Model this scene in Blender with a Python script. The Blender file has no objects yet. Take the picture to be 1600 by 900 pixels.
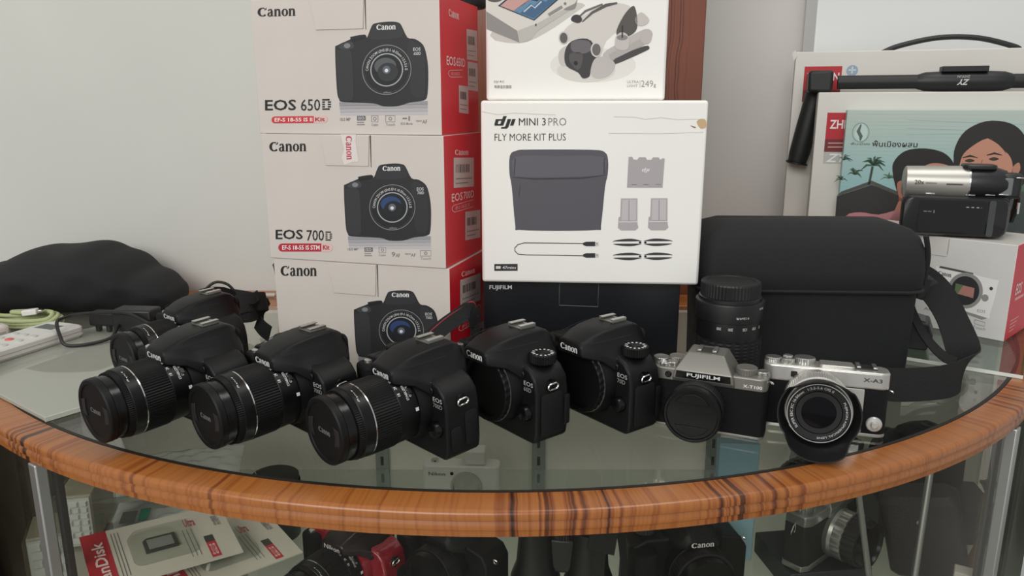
import bpy, bmesh, math, random
import numpy as np
from mathutils import Vector, Matrix, Euler
random.seed(7)
R = math.radians
sin, cos, pi = math.sin, math.cos, math.pi
scene = bpy.context.scene
C = scene.collection

# ------------------------------------------------------------------ camera, world, lights, exposure
cam_data = bpy.data.cameras.new('camera'); cam = bpy.data.objects.new('camera', cam_data); C.objects.link(cam)
cam_data.sensor_width = 36.0; cam_data.lens = 27.0; cam_data.clip_start = 0.02
cam.location = (0, 0, 0.32); cam.rotation_euler = (R(90 - 13.36), 0, 0)
scene.camera = cam
world = bpy.data.worlds.new('world'); scene.world = world; world.use_nodes = True
bg = world.node_tree.nodes['Background']; bg.inputs[0].default_value = (0.95, 0.955, 0.94, 1); bg.inputs[1].default_value = 0.5
def area(name, loc, target, size, power, color):
    l = bpy.data.lights.new(name, 'AREA'); l.shape = 'RECTANGLE'; l.size, l.size_y = size; l.energy = power; l.color = color
    o = bpy.data.objects.new(name, l); C.objects.link(o); o.location = loc
    o.rotation_euler = (Vector(target) - Vector(loc)).to_track_quat('-Z', 'Y').to_euler(); return o
area('shopfront_daylight', (-1.5, -2.6, 2.0), (0.2, 1.1, 0.1), (3.2, 2.0), 104, (1.0, 0.985, 0.95))
area('ceiling_light', (0.6, 0.7, 1.9), (0.3, 0.9, 0), (1.2, 0.5), 9, (1.0, 0.97, 0.93))
vs = scene.view_settings
vs.view_transform = 'Standard'; vs.look = 'None'; vs.gamma = 1.0; vs.use_curve_mapping = False; vs.exposure = 0.0

# ------------------------------------------------------------------ materials
def lin(h):
    h = h.lstrip('#'); v = [int(h[i:i+2], 16) / 255 for i in (0, 2, 4)]
    return tuple(c / 12.92 if c <= .04045 else ((c + .055) / 1.055) ** 2.4 for c in v)
MATS = {}
def M(h, rough=0.6, metal=0.0, noise=0.0, nscale=60.0, bump=0.0, bscale=400.0, coat=0.0, spec=0.5):
    key = (h, rough, metal, noise, nscale, bump, bscale, coat, spec)
    if key in MATS: return MATS[key]
    m = bpy.data.materials.new('mat_%s_%d' % (h.strip('#'), len(MATS))); m.use_nodes = True
    nt = m.node_tree; b = nt.nodes['Principled BSDF']; c = lin(h) + (1,)
    b.inputs['Base Color'].default_value = c; b.inputs['Roughness'].default_value = rough
    b.inputs['Metallic'].default_value = metal; b.inputs['Coat Weight'].default_value = coat
    b.inputs['Specular IOR Level'].default_value = spec
    if noise or bump:
        tc = nt.nodes.new('ShaderNodeTexCoord')
    if noise:
        n = nt.nodes.new('ShaderNodeTexNoise'); n.inputs['Scale'].default_value = nscale; n.inputs['Detail'].default_value = 5
        nt.links.new(tc.outputs['Object'], n.inputs['Vector'])
        mx = nt.nodes.new('ShaderNodeMix'); mx.data_type = 'RGBA'; mx.blend_type = 'MULTIPLY'
        rp = nt.nodes.new('ShaderNodeValToRGB'); rp.color_ramp.elements[0].position = .35; rp.color_ramp.elements[1].position = .65
        k = 1 - noise; rp.color_ramp.elements[0].color = (k, k, k, 1)
        nt.links.new(n.outputs['Fac'], rp.inputs[0]); mx.inputs[0].default_value = 1
        mx.inputs[6].default_value = c; nt.links.new(rp.outputs[0], mx.inputs[7]); nt.links.new(mx.outputs[2], b.inputs['Base Color'])
    if bump:
        n2 = nt.nodes.new('ShaderNodeTexNoise'); n2.inputs['Scale'].default_value = bscale; n2.inputs['Detail'].default_value = 3
        nt.links.new(tc.outputs['Object'], n2.inputs['Vector'])
        bp = nt.nodes.new('ShaderNodeBump'); bp.inputs['Strength'].default_value = bump; bp.inputs['Distance'].default_value = .002
        nt.links.new(n2.outputs['Fac'], bp.inputs['Height']); nt.links.new(bp.outputs[0], b.inputs['Normal'])
    MATS[key] = m; return m
def glass_mat(name, tint, ior=1.5, rough=0.0, body=0.0, bodycol='#dfe6df', emboss=0.0):
    m = bpy.data.materials.new(name); m.use_nodes = True; nt = m.node_tree; nt.nodes.clear(); N = nt.nodes.new; L = nt.links.new
    out = N('ShaderNodeOutputMaterial'); tr = N('ShaderNodeBsdfTransparent'); gl = N('ShaderNodeBsdfGlossy'); mx = N('ShaderNodeMixShader')
    tr.inputs[0].default_value = lin(tint) + (1,); gl.inputs['Roughness'].default_value = rough
    ge = N('ShaderNodeNewGeometry'); dt = N('ShaderNodeVectorMath'); dt.operation = 'DOT_PRODUCT'; L(ge.outputs['Normal'], dt.inputs[0]); L(ge.outputs['Incoming'], dt.inputs[1])
    def mt(op, a, b=0.0, clamp=False):
        n = N('ShaderNodeMath'); n.operation = op; n.use_clamp = clamp
        for i, q in enumerate((a, b)):
            if isinstance(q, (int, float)): n.inputs[i].default_value = q
            else: L(q, n.inputs[i])
        return n.outputs[0]
    f0 = ((ior - 1) / (ior + 1)) ** 2          # Schlick reflectance, the same from both sides of a pane
    fr = mt('ADD', mt('MULTIPLY', mt('POWER', mt('SUBTRACT', 1.0, mt('ABSOLUTE', dt.outputs['Value']), True), 5.0), 1 - f0), f0)
    base = tr
    if body:
        df = N('ShaderNodeBsdfDiffuse'); df.inputs[0].default_value = lin(bodycol) + (1,)
        m2 = N('ShaderNodeMixShader'); m2.inputs[0].default_value = body
        L(tr.outputs[0], m2.inputs[1]); L(df.outputs[0], m2.inputs[2]); base = m2
    L(fr, mx.inputs[0]); L(base.outputs[0], mx.inputs[1]); L(gl.outputs[0], mx.inputs[2]); L(mx.outputs[0], out.inputs[0]); return m

# ------------------------------------------------------------------ mesh builder
class B:
    def __init__(s, mat=None): s.v = []; s.f = []; s.fm = []; s.mats = []; s.cur = 0; s.X = Matrix.Identity(4); s.use(mat) if mat else None
    def use(s, m):
        if m not in s.mats: s.mats.append(m)
        s.cur = s.mats.index(m); return s
    def at(s, loc=(0, 0, 0), rot=(0, 0, 0)): s.X = Matrix.Translation(loc) @ Euler(rot).to_matrix().to_4x4(); return s
    def add(s, V, F):
        n = len(s.v); s.v += [tuple(s.X @ Vector(p)) for p in V]; s.f += [tuple(n + i for i in f) for f in F]; s.fm += [s.cur] * len(F); return s
    def box(s, x0, x1, y0, y1, z0, z1):
        return s.add([(x0, y0, z0), (x1, y0, z0), (x1, y1, z0), (x0, y1, z0), (x0, y0, z1), (x1, y0, z1), (x1, y1, z1), (x0, y1, z1)],
                     [(0, 3, 2, 1), (4, 5, 6, 7), (0, 1, 5, 4), (1, 2, 6, 5), (2, 3, 7, 6), (3, 0, 4, 7)])
    def loft(s, rings, cap=True, close=True):
        n = len(rings[0]); V = [p for r in rings for p in r]; F = []
        for k in range(len(rings) - 1):
            for i in range(n if close else n - 1):
                j = (i + 1) % n; F.append((k * n + i, k * n + j, (k + 1) * n + j, (k + 1) * n + i))
        if cap: F.append(tuple(range(n - 1, -1, -1))); F.append(tuple(range((len(rings) - 1) * n, len(rings) * n)))
        return s.add(V, F)
    def prism(s, poly, y0, y1):            # polygon in XZ pushed along Y
        return s.loft([[(x, y0, z) for x, z in poly], [(x, y1, z) for x, z in poly]])
    def prismz(s, poly, z0, z1): return s.loft([[(x, y, z0) for x, y in poly], [(x, y, z1) for x, y in poly]])
    def lathe(s, prof, n=40, axis='z', o=(0, 0, 0), ribs=None):   # prof: (distance along axis, radius); axis '-y' points to the front
        rings = []
        for k, (d, r) in enumerate(prof):
            ring = []
            for i in range(n):
                a = 2 * pi * i / n; rr = r
                if ribs and ribs[0] <= k <= ribs[1] and (i // ribs[3]) % 2: rr = r - ribs[2]
                if axis == 'z': ring.append((o[0] + rr * cos(a), o[1] + rr * sin(a), o[2] + d))
                elif axis == 'x': ring.append((o[0] + d, o[1] + rr * cos(a), o[2] + rr * sin(a)))
                else: ring.append((o[0] + rr * cos(a), o[1] - d, o[2] + rr * sin(a)))
            rings.append(ring)
        return s.loft(rings)
    def tube(s, pts, r, n=8, smooth=6, cap=True, flat=None):
        P = catmull(pts, smooth) if smooth > 1 else [Vector(p) for p in pts]; rings = []; up = Vector((0, 0, 1)); prev = None
        for i, p in enumerate(P):
            t = (P[min(i + 1, len(P) - 1)] - P[max(i - 1, 0)]).normalized()
            u = prev - t * prev.dot(t) if prev is not None else (up if abs(t.z) < .9 else Vector((1, 0, 0))).cross(t)
            u = u.normalized(); w = t.cross(u); prev = u
            rr = r(i / (len(P) - 1)) if callable(r) else r
            rings.append([tuple(p + u * (rr * cos(2 * pi * k / n)) + w * (rr * sin(2 * pi * k / n))) for k in range(n)])
        return s.loft(rings, cap)
    def strap(s, pts, width, th=.0015, smooth=6):   # pts: (position, width direction)
        P = catmull([p for p, d in pts], smooth); D = catmull([d for p, d in pts], smooth); rings = []
        for i, p in enumerate(P):
            t = (P[min(i + 1, len(P) - 1)] - P[max(i - 1, 0)]).normalized(); d = D[i] - t * D[i].dot(t); d.normalize(); nn = t.cross(d)
            a = d * (width / 2); b = nn * (th / 2); rings.append([tuple(p + a + b), tuple(p - a + b), tuple(p - a - b), tuple(p + a - b)])
        return s.loft(rings)
def catmull(pts, k):
    P = [Vector(p) for p in pts]; out = []
    for i in range(len(P) - 1):
        a, b, c, d = P[max(i - 1, 0)], P[i], P[i + 1], P[min(i + 2, len(P) - 1)]
        for j in range(k):
            t = j / k; out.append(.5 * ((2 * b) + (c - a) * t + (2 * a - 5 * b + 4 * c - d) * t * t + (3 * b - a - 3 * c + d) * t ** 3))
    out.append(P[-1]); return out
def rrect(x0, x1, y0, y1, r, n=4):
    o = []
    for cx, cy, a0 in ((x1 - r, y1 - r, 0), (x0 + r, y1 - r, 90), (x0 + r, y0 + r, 180), (x1 - r, y0 + r, 270)):
        for i in range(n + 1): a = R(a0 + 90 * i / n); o.append((cx + r * cos(a), cy + r * sin(a)))
    return o
def ell(cx, cy, rx, ry=None, n=28, a0=0, a1=360):
    ry = ry or rx; full = abs(a1 - a0) >= 360
    return [(cx + rx * cos(R(a0 + (a1 - a0) * i / (n if full else n - 1))), cy + ry * sin(R(a0 + (a1 - a0) * i / (n if full else n - 1)))) for i in range(n)]
def obj(name, b, parent=None, loc=None, rot=None, bevel=0, seg=2, smooth=35, sub=0, solid=0):
    me = bpy.data.meshes.new(name); me.from_pydata(b.v, [], b.f)
    for m in b.mats: me.materials.append(m)
    me.polygons.foreach_set('material_index', b.fm); me.update()
    if smooth:
        me.polygons.foreach_set('use_smooth', [True] * len(me.polygons)); me.set_sharp_from_angle(angle=R(smooth))
    o = bpy.data.objects.new(name, me); C.objects.link(o)
    if parent: o.parent = parent
    if loc: o.location = loc
    if rot: o.rotation_euler = rot
    if bevel:
        md = o.modifiers.new('bevel', 'BEVEL'); md.width = bevel; md.segments = seg; md.limit_method = 'ANGLE'; md.angle_limit = R(30); md.harden_normals = False
    if sub:
        md = o.modifiers.new('sub', 'SUBSURF'); md.levels = sub; md.render_levels = sub
    return o
def tag(o, label, cat, group=None):
    o['label'] = label; o['category'] = cat
    if group: o['group'] = group
    return o
def thing(name, label, cat, loc=(0, 0, 0), rz=0, group=None, rot=None):
    o = bpy.data.objects.new(name, None); o.empty_display_size = .02; C.objects.link(o); o.location = loc; o.rotation_euler = rot or (0, 0, rz)
    return tag(o, label, cat, group)
def struct(o): o['kind'] = 'structure'; return o

# ------------------------------------------------------------------ lettering
TXT = {}
def text2d(s, bold=0.0, shear=0.0, spacing=1.0):
    key = (s, bold, shear, spacing)
    if key not in TXT:
        cu = bpy.data.curves.new('lettering', 'FONT'); cu.body = s; cu.resolution_u = 2; cu.offset = bold; cu.shear = shear; cu.space_character = spacing
        o = bpy.data.objects.new('lettering', cu); C.objects.link(o)
        me = bpy.data.meshes.new_from_object(o)
        V = [(v.co.x, v.co.y) for v in me.vertices]; F = [tuple(p.vertices) for p in me.polygons]
        bpy.data.objects.remove(o); bpy.data.curves.remove(cu); bpy.data.meshes.remove(me)
        if V:
            x0 = min(v[0] for v in V); x1 = max(v[0] for v in V); y0 = min(v[1] for v in V); y1 = max(v[1] for v in V)
            V = [((x - x0) / max(x1 - x0, 1e-6), (y - y0) / max(y1 - y0, 1e-6)) for x, y in V]
        TXT[key] = (V, F)
    return TXT[key]
def ribbon2d(path):
    V = []; F = []
    for i, (x, y, w) in enumerate(path):
        a = path[max(i - 1, 0)]; b = path[min(i + 1, len(path) - 1)]; dx, dy = b[0] - a[0], b[1] - a[1]; L = math.hypot(dx, dy) or 1
        V += [(x - dy / L * w / 2, y + dx / L * w / 2), (x + dy / L * w / 2, y - dx / L * w / 2)]
        if i: F.append((2 * i - 2, 2 * i - 1, 2 * i + 1, 2 * i))
    return V, F
def canon_logo():                       # heavy wedge-serif letters drawn as swelling strokes
    V = []; F = []
    def put(path):
        v, f = ribbon2d(path); n = len(V); V.extend(v); F.extend([tuple(n + i for i in q) for q in f])
    def arc(cx, cy, rx, ry, a0, a1, thick, thin, n=18):
        p = []
        for i in range(n + 1):
            a = R(a0 + (a1 - a0) * i / n); k = abs(cos(a)) ** 1.4; p.append((cx + rx * cos(a), cy + ry * sin(a), thin + (thick - thin) * k))
        return p
    put(arc(.62, .62, .46, .53, 62, 318, .34, .12)); put([(1.08, 1.22, .02), (1.0, .98, .16), (.80, .86, .02)])      # C with beak
    def n_(x):
        put([(x + .13, .0, .25), (x + .13, .86, .25)]); put([(x - .05, .86, .05), (x + .13, .93, .1), (x + .25, 1.0, .04)])
        put([(x + .20, .72, .08), (x + .38, .92, .16), (x + .56, .86, .24), (x + .62, .6, .25), (x + .62, 0, .25)])
        for q in (x + .13, x + .62): put([(q - .2, .03, .06), (q + .2, .03, .06)])
    def a_(x):
        put([(x + .1, .74, .2), (x + .22, .93, .12), (x + .44, .92, .2), (x + .52, .66, .25), (x + .52, .16, .25), (x + .62, .06, .14), (x + .76, .1, .03)])
        put(arc(x + .29, .27, .19, .24, 80, 330, .22, .1, 12)); put([(x + .3, .5, .1), (x + .5, .58, .1)])
    def o_(x): put(arc(x + .38, .48, .28, .44, 0, 360, .25, .1, 22))
    a_(1.22); n_(2.08); o_(2.98); n_(3.86)
    x1 = max(v[0] for v in V); x0 = min(v[0] for v in V); y0 = min(v[1] for v in V); y1 = max(v[1] for v in V)
    return [((x - x0) / (x1 - x0), (y - y0) / (y1 - y0)) for x, y in V], F
LOGO = canon_logo()
def glyphs(s, bold=0.0, shear=0.0, spacing=1.0): return LOGO if s == '@canon' else text2d(s, bold, shear, spacing)

class Art(B):        # flat print on a plane: artwork units -> the printed face (projective map over its four corners)
    def __init__(s, origin, u, v, quad=None, size=None):
        super().__init__(); s.o = Vector(origin); s.u = Vector(u); s.w = Vector(v); s.n = s.w.cross(s.u).normalized()   # v points down the face
        q = quad or [(0, 0), (size[0], 0), (size[0], size[1]), (0, size[1])]
        A = []; bb = []
        for (x, y), (U, W) in zip(q, [(0, 0), (1, 0), (1, 1), (0, 1)]):
            A.append([x, y, 1, 0, 0, 0, -U * x, -U * y]); bb.append(U); A.append([0, 0, 0, x, y, 1, -W * x, -W * y]); bb.append(W)
        s.h = np.append(np.linalg.solve(np.array(A, float), np.array(bb, float)), 1).reshape(3, 3)
    def pt(s, x, y, k):
        a = s.h @ np.array([x, y, 1.0]); return tuple(s.o + s.u * float(a[0] / a[2]) + s.w * float(a[1] / a[2]) + s.n * (.00012 * (k + 1)))
    def poly(s, pts, m, k=0): s.use(m); return s.add([s.pt(x, y, k) for x, y in pts], [tuple(range(len(pts)))])
    def rect(s, x0, y0, x1, y1, m, k=0): return s.poly([(x0, y0), (x1, y0), (x1, y1), (x0, y1)], m, k)
    def line(s, pts, w, m, k=0): 
        v, f = ribbon2d([(p[0], p[1], p[2] if len(p) > 2 else w) for p in pts]); s.use(m); return s.add([s.pt(x, y, k) for x, y in v], f)
    def ring(s, cx, cy, r0, r1, m, k=0, a0=0, a1=360, asp=1.0, n=40):
        s.use(m); V = []; F = []
        for i in range(n + 1):
            a = R(a0 + (a1 - a0) * i / n)
            for r in (r0, r1): V.append(s.pt(cx + r * cos(a), cy + r * asp * sin(a), k))
            if i: F.append((2 * i - 2, 2 * i - 1, 2 * i + 1, 2 * i))
        return s.add(V, F)
    def text(s, t, x0, y0, x1, y1, m, k=2, bold=0.0, shear=0.0, spacing=1.0, skew=0.0):     # fitted into the given rectangle
        V, F = glyphs(t, bold, shear, spacing); s.use(m)
        return s.add([s.pt(x0 + (x1 - x0) * a, y1 + (y0 - y1) * b + skew * a, k) for a, b in V], F)
    def arctext(s, t, cx, cy, r, h, a0, a1, m, k=2, bold=0.0, asp=1.0):  # letters on a circle, reading clockwise
        V, F = glyphs(t, bold); s.use(m); o = []
        for a, b in V:
            g = R(a0 + (a1 - a0) * a); q = r + h * (b - .5); o.append(s.pt(cx + q * cos(g), cy + q * asp * sin(g), k))
        return s.add(o, F)
def place_text(b, t, o, u, v, m, bold=0.0, shear=0.0, off=.00015):     # text rectangle: origin lower left, u along, v up
    V, F = glyphs(t, bold, shear); o, u, v = Vector(o), Vector(u), Vector(v); n = u.cross(v).normalized() * off; b.use(m)
    return b.add([tuple(o + u * x + v * y + n) for x, y in V], F)
WHITE = M('#e8e8e6', .5); INK = M('#18181a', .5); 
scene.cycles.transparent_max_bounces = 24
# ------------------------------------------------------------------ room
CX, CY, RO, RI = -0.016, 1.415, 0.852, 0.817
wallm = M('#d0d1cb', .9, noise=.04, nscale=4, bump=.05, bscale=90)
struct(obj('wall_left', B(wallm).box(-3, .25, 1.33, 1.43, -.9, 2.2)))
struct(obj('wall_right', B(M('#cfccc8', .9, noise=.04, nscale=4, bump=.05, bscale=90)).box(.25, 3, 1.56, 1.66, -.9, 2.2)))
struct(obj('wall_return', B(wallm).box(.25, .27, 1.43, 1.56, -.9, 2.2)))
def wood(name, dark, mid, light, radial, scale=1.0, rough=.32):
    m = bpy.data.materials.new(name); m.use_nodes = True; nt = m.node_tree; b = nt.nodes['Principled BSDF']; N = nt.nodes.new; L = nt.links.new
    tc = N('ShaderNodeTexCoord'); sp = N('ShaderNodeSeparateXYZ'); L(tc.outputs['Object'], sp.inputs[0])
    def math_(op, a, bb=None):
        n = N('ShaderNodeMath'); n.operation = op
        for i, q in enumerate((a, bb)):
            if q is None: continue
            if isinstance(q, (int, float)): n.inputs[i].default_value = q
            else: L(q, n.inputs[i])
        return n.outputs[0]
    nz = N('ShaderNodeTexNoise'); nz.inputs['Scale'].default_value = 9; nz.inputs['Detail'].default_value = 3; L(tc.outputs['Object'], nz.inputs['Vector'])
    if radial: ang = math_('ARCTAN2', math_('SUBTRACT', sp.outputs[0], CX), math_('SUBTRACT', CY, sp.outputs[1]))
    else: ang = math_('MULTIPLY', sp.outputs[0], 1.0)
    ang = math_('ADD', ang, math_('MULTIPLY', math_('SUBTRACT', nz.outputs['Fac'], .5), .018))
    fac = []
    for sc, det in ((6.0, 2.0), (85.0, 4.0), (260.0, 2.0)):
        n1 = N('ShaderNodeTexNoise'); n1.noise_dimensions = '1D'; n1.inputs['Scale'].default_value = sc * scale; n1.inputs['Detail'].default_value = det
        L(ang, n1.inputs['W']); fac.append(n1.outputs['Fac'])
    s1 = N('ShaderNodeMapRange'); s1.inputs[1].default_value = .5; s1.inputs[2].default_value = .62; L(fac[0], s1.inputs[0])
    s2 = N('ShaderNodeMapRange'); s2.inputs[1].default_value = .45; s2.inputs[2].default_value = .68; L(fac[1], s2.inputs[0])
    t = math_('ADD', math_('MULTIPLY', math_('MULTIPLY', s2.outputs[0], math_('ADD', s1.outputs[0], .16)), 1.0), math_('MULTIPLY', math_('SUBTRACT', fac[2], .5), .55))
    rp = N('ShaderNodeValToRGB'); e = rp.color_ramp.elements; e[0].position = 0; e[0].color = lin(light) + (1,); e[1].position = .9; e[1].color = lin(dark) + (1,)
    k = e.new(.35); k.color = lin(mid) + (1,); L(t, rp.inputs[0]); L(rp.outputs[0], b.inputs['Base Color']); b.inputs['Roughness'].default_value = rough
    b.inputs['Coat Weight'].default_value = .25; b.inputs['Coat Roughness'].default_value = .2
    return m
WOOD = wood('striped_wood', '#34160a', '#87491f', '#a3642f', True)
BROWN = wood('brown_wood', '#3e1f16', '#6d3a2a', '#7c4633', False, 3.0, .4)
DARKWOOD = wood('dark_wood', '#2a211c', '#4a3d34', '#5a4c42', False, 4.0, .5)
struct(obj('trim_1', B(BROWN).box(-.1, .312, 1.30, 1.329, -.9, 2.2), bevel=.003))
struct(obj('floor', B(M('#8d8a84', .5, noise=.1, nscale=3)).box(-3, 3, -2.5, 1.66, -.95, -.9)))

# ------------------------------------------------------------------ the half-round display counter
counter = thing('display_counter', 'half-round glass display counter with striped wood rim', 'counter', (0, 0, 0))
A0, A1 = 187, 353
def sweep(b, prof, a0, a1, n=96):
    rings = [[(CX + r * cos(R(a0 + (a1 - a0) * i / n)), CY + r * sin(R(a0 + (a1 - a0) * i / n)), z) for r, z in prof] for i in range(n + 1)]
    return b.loft(rings)
rim = [(RI + .0035, 0), (RO - .005, 0), (RO - .0015, -.001), (RO, -.0035), (RO, -.0085), (RO - .0025, -.0095), (RO - .0025, -.0105), (RO - .0008, -.0125), (RO - .0008, -.0175), (RO - .003, -.019), (RO - .003, -.0245), (RI + .0035, -.0245)]
obj('wood_rim', sweep(B(WOOD), rim, A0, A1), counter, smooth=50)
obj('rim_seal', sweep(B(M('#1d1712', .6)), [(RI - .0008, .0003), (RI + .0030, .0003), (RI + .0030, -.005), (RI - .0008, -.005)], 200, 340), counter)
GLASS = glass_mat('counter_glass', '#fbfbf8', 1.8)
disc = [(CX + (RI - .0015) * cos(R(a)), CY + (RI - .0015) * sin(R(a))) for a in np.linspace(194, 346, 90)]
obj('glass_top', B(GLASS).prismz(disc, -.006, -.0002), counter, smooth=0)
obj('back_ledge', B(WOOD).box(-.86, -.1012, 1.222, 1.3285, -.03, 0), counter, bevel=.002)
obj('back_ledge', B(WOOD).box(-.1008, .3128, 1.222, 1.2985, -.03, 0), counter, bevel=.002)
obj('back_ledge', B(WOOD).box(.3135, .86, 1.222, 1.555, -.03, 0), counter, bevel=.002)
SIDE = glass_mat('side_glass', '#fafaf7', 1.28)
obj('front_glass', sweep(B(SIDE), [(.838, -.0246), (.842, -.0246), (.842, -.62), (.838, -.62)], 187, 353, 80), counter)
ALU = M('#b9bab8', .35, .85)
for a in (-122.6, -47.7):
    c, s_ = cos(R(a)), sin(R(a)); p = (CX + .846 * c, CY + .846 * s_, 0)
    obj('corner_post', B(ALU).box(-.007, .007, -.006, .006, -.62, -.0247), counter, p, (0, 0, R(a + 90)), bevel=.0015)
    q = (CX + .832 * c, CY + .832 * s_, 0)
    obj('glass_seal', B(M('#2b2a28', .6)).box(.004, .009, -.004, .004, -.62, -.0247), counter, q, (0, 0, R(a + 90)))
PALE = M('#e2e1d8', .6, noise=.05, nscale=8)
obj('back_panel', B(PALE).box(-.82, .80, 1.205, 1.22, -.62, -.007), counter)
obj('end_panel', B(M('#aeb4b3', .45)).box(0, .01, 0, .5, -.62, -.03), counter, (.62, .83, 0), (0, 0, R(-32)))
obj('end_panel', B(DARKWOOD).box(-.01, 0, 0, .42, -.62, -.03), counter, (-.66, .90, 0), (0, 0, R(12)))
obj('shelf', B(glass_mat('shelf_glass', '#f5f8f5', 1.5, 0, .10, '#b4c1bb')).prismz([(CX + .80 * cos(R(a)), CY + .80 * sin(R(a))) for a in np.linspace(196, 344, 60)], -.288, -.28), counter, smooth=0)
def half(r, a=8): return [(CX + r * cos(R(q)), CY + r * sin(R(q))) for q in np.linspace(180 + a, 360 - a, 60)]
obj('case_floor', B(M('#c9cec9', .5)).prismz(half(.835, 9.5), -.6195, -.612), counter, smooth=0)  # unseen floor, made pale so it bounces light up into the case
obj('base', B(DARKWOOD).prismz(half(.85, 9.5), -.8995, -.62), counter, smooth=0)
ST = M('#8f9694', .4, .5)
for x in (-.22, .045, .34):
    b = B(ST).box(-.011, .011, -.006, 0, -.6, -.01); b.use(M('#3a3f3d', .7))
    for k in range(16): b.box(-.0025, .0025, -.0062, -.005, -.05 - k * .032, -.034 - k * .032)
    obj('slotted_upright', b, counter, (x, 1.2045, 0))
PLATE = glass_mat('frosted_plate', '#e4e7df', 1.7, .03, .6, '#c6c8bd')
o = obj('glass_plate', B(PLATE).box(-.30, 0, 0, .25, .0004, .0055), None, (-.485, .744, 0), (0, 0, R(-36.5)), bevel=.0008); tag(o, 'frosted glass sheet lying under white remote at left', 'glass sheet')
obj('ground_edge', B(M('#c9cdc0', .6)).box(.0001, .0010, 0, .25, .0004, .0052), o)
o = obj('glass_plate', B(glass_mat('clear_plate', '#eef6f2', 1.5)).box(-.16, 0, 0, .30, .0004, .0045), None, (.614, .873, 0), (0, 0, R(-34)), smooth=0); tag(o, 'clear glass sheet with bright edge under box at right', 'glass sheet')
obj('ground_edge', B(M('#dfe3dc', .6)).box(-.16, 0, -.0012, -.0001, .0004, .0046), o)

# ------------------------------------------------------------------ cartons
def sm(pts, k=4):
    P = [Vector((p[0], p[1], 0)) for p in pts]; n = len(P); o = []
    for i in range(n):
        a, b_, c, d = P[i - 1], P[i], P[(i + 1) % n], P[(i + 2) % n]
        for j in range(k):
            t = j / k; q = .5 * ((2 * b_) + (c - a) * t + (2 * a - 5 * b_ + 4 * c - d) * t * t + (3 * b_ - a - 3 * c + d) * t ** 3); o.append((q.x, q.y))
    return o
def carton(name, label, loc, rz, W, D, H, front, side=None, top=None, group=None, bev=.0012, rot=None):
    t = thing(name, label, 'box', loc, rz, group, rot)
    b = B(front); b.box(0, W, 0, D, 0, H); b.use(side or front); i2 = b.cur; b.use(top or front); b.fm = [b.fm[0], b.cur, 0, i2, 0, 0 if not side else i2]
    obj('carton', b, t, bevel=bev); t['dims'] = (W, D, H); return t
def face_front(W, H, quad): return Art((0, 0, H), (W, 0, 0), (0, 0, -H), quad)
def face_right(W, D, H, quad): return Art((W, 0, H), (0, D, 0), (0, 0, -H), quad)
K = lambda h: M(h, .55)
def aff(ox, oy, s, x0, y0):
    return lambda pts: [(ox + (x - x0) * s, oy + (y - y0) * s) for x, y in pts]
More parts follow.
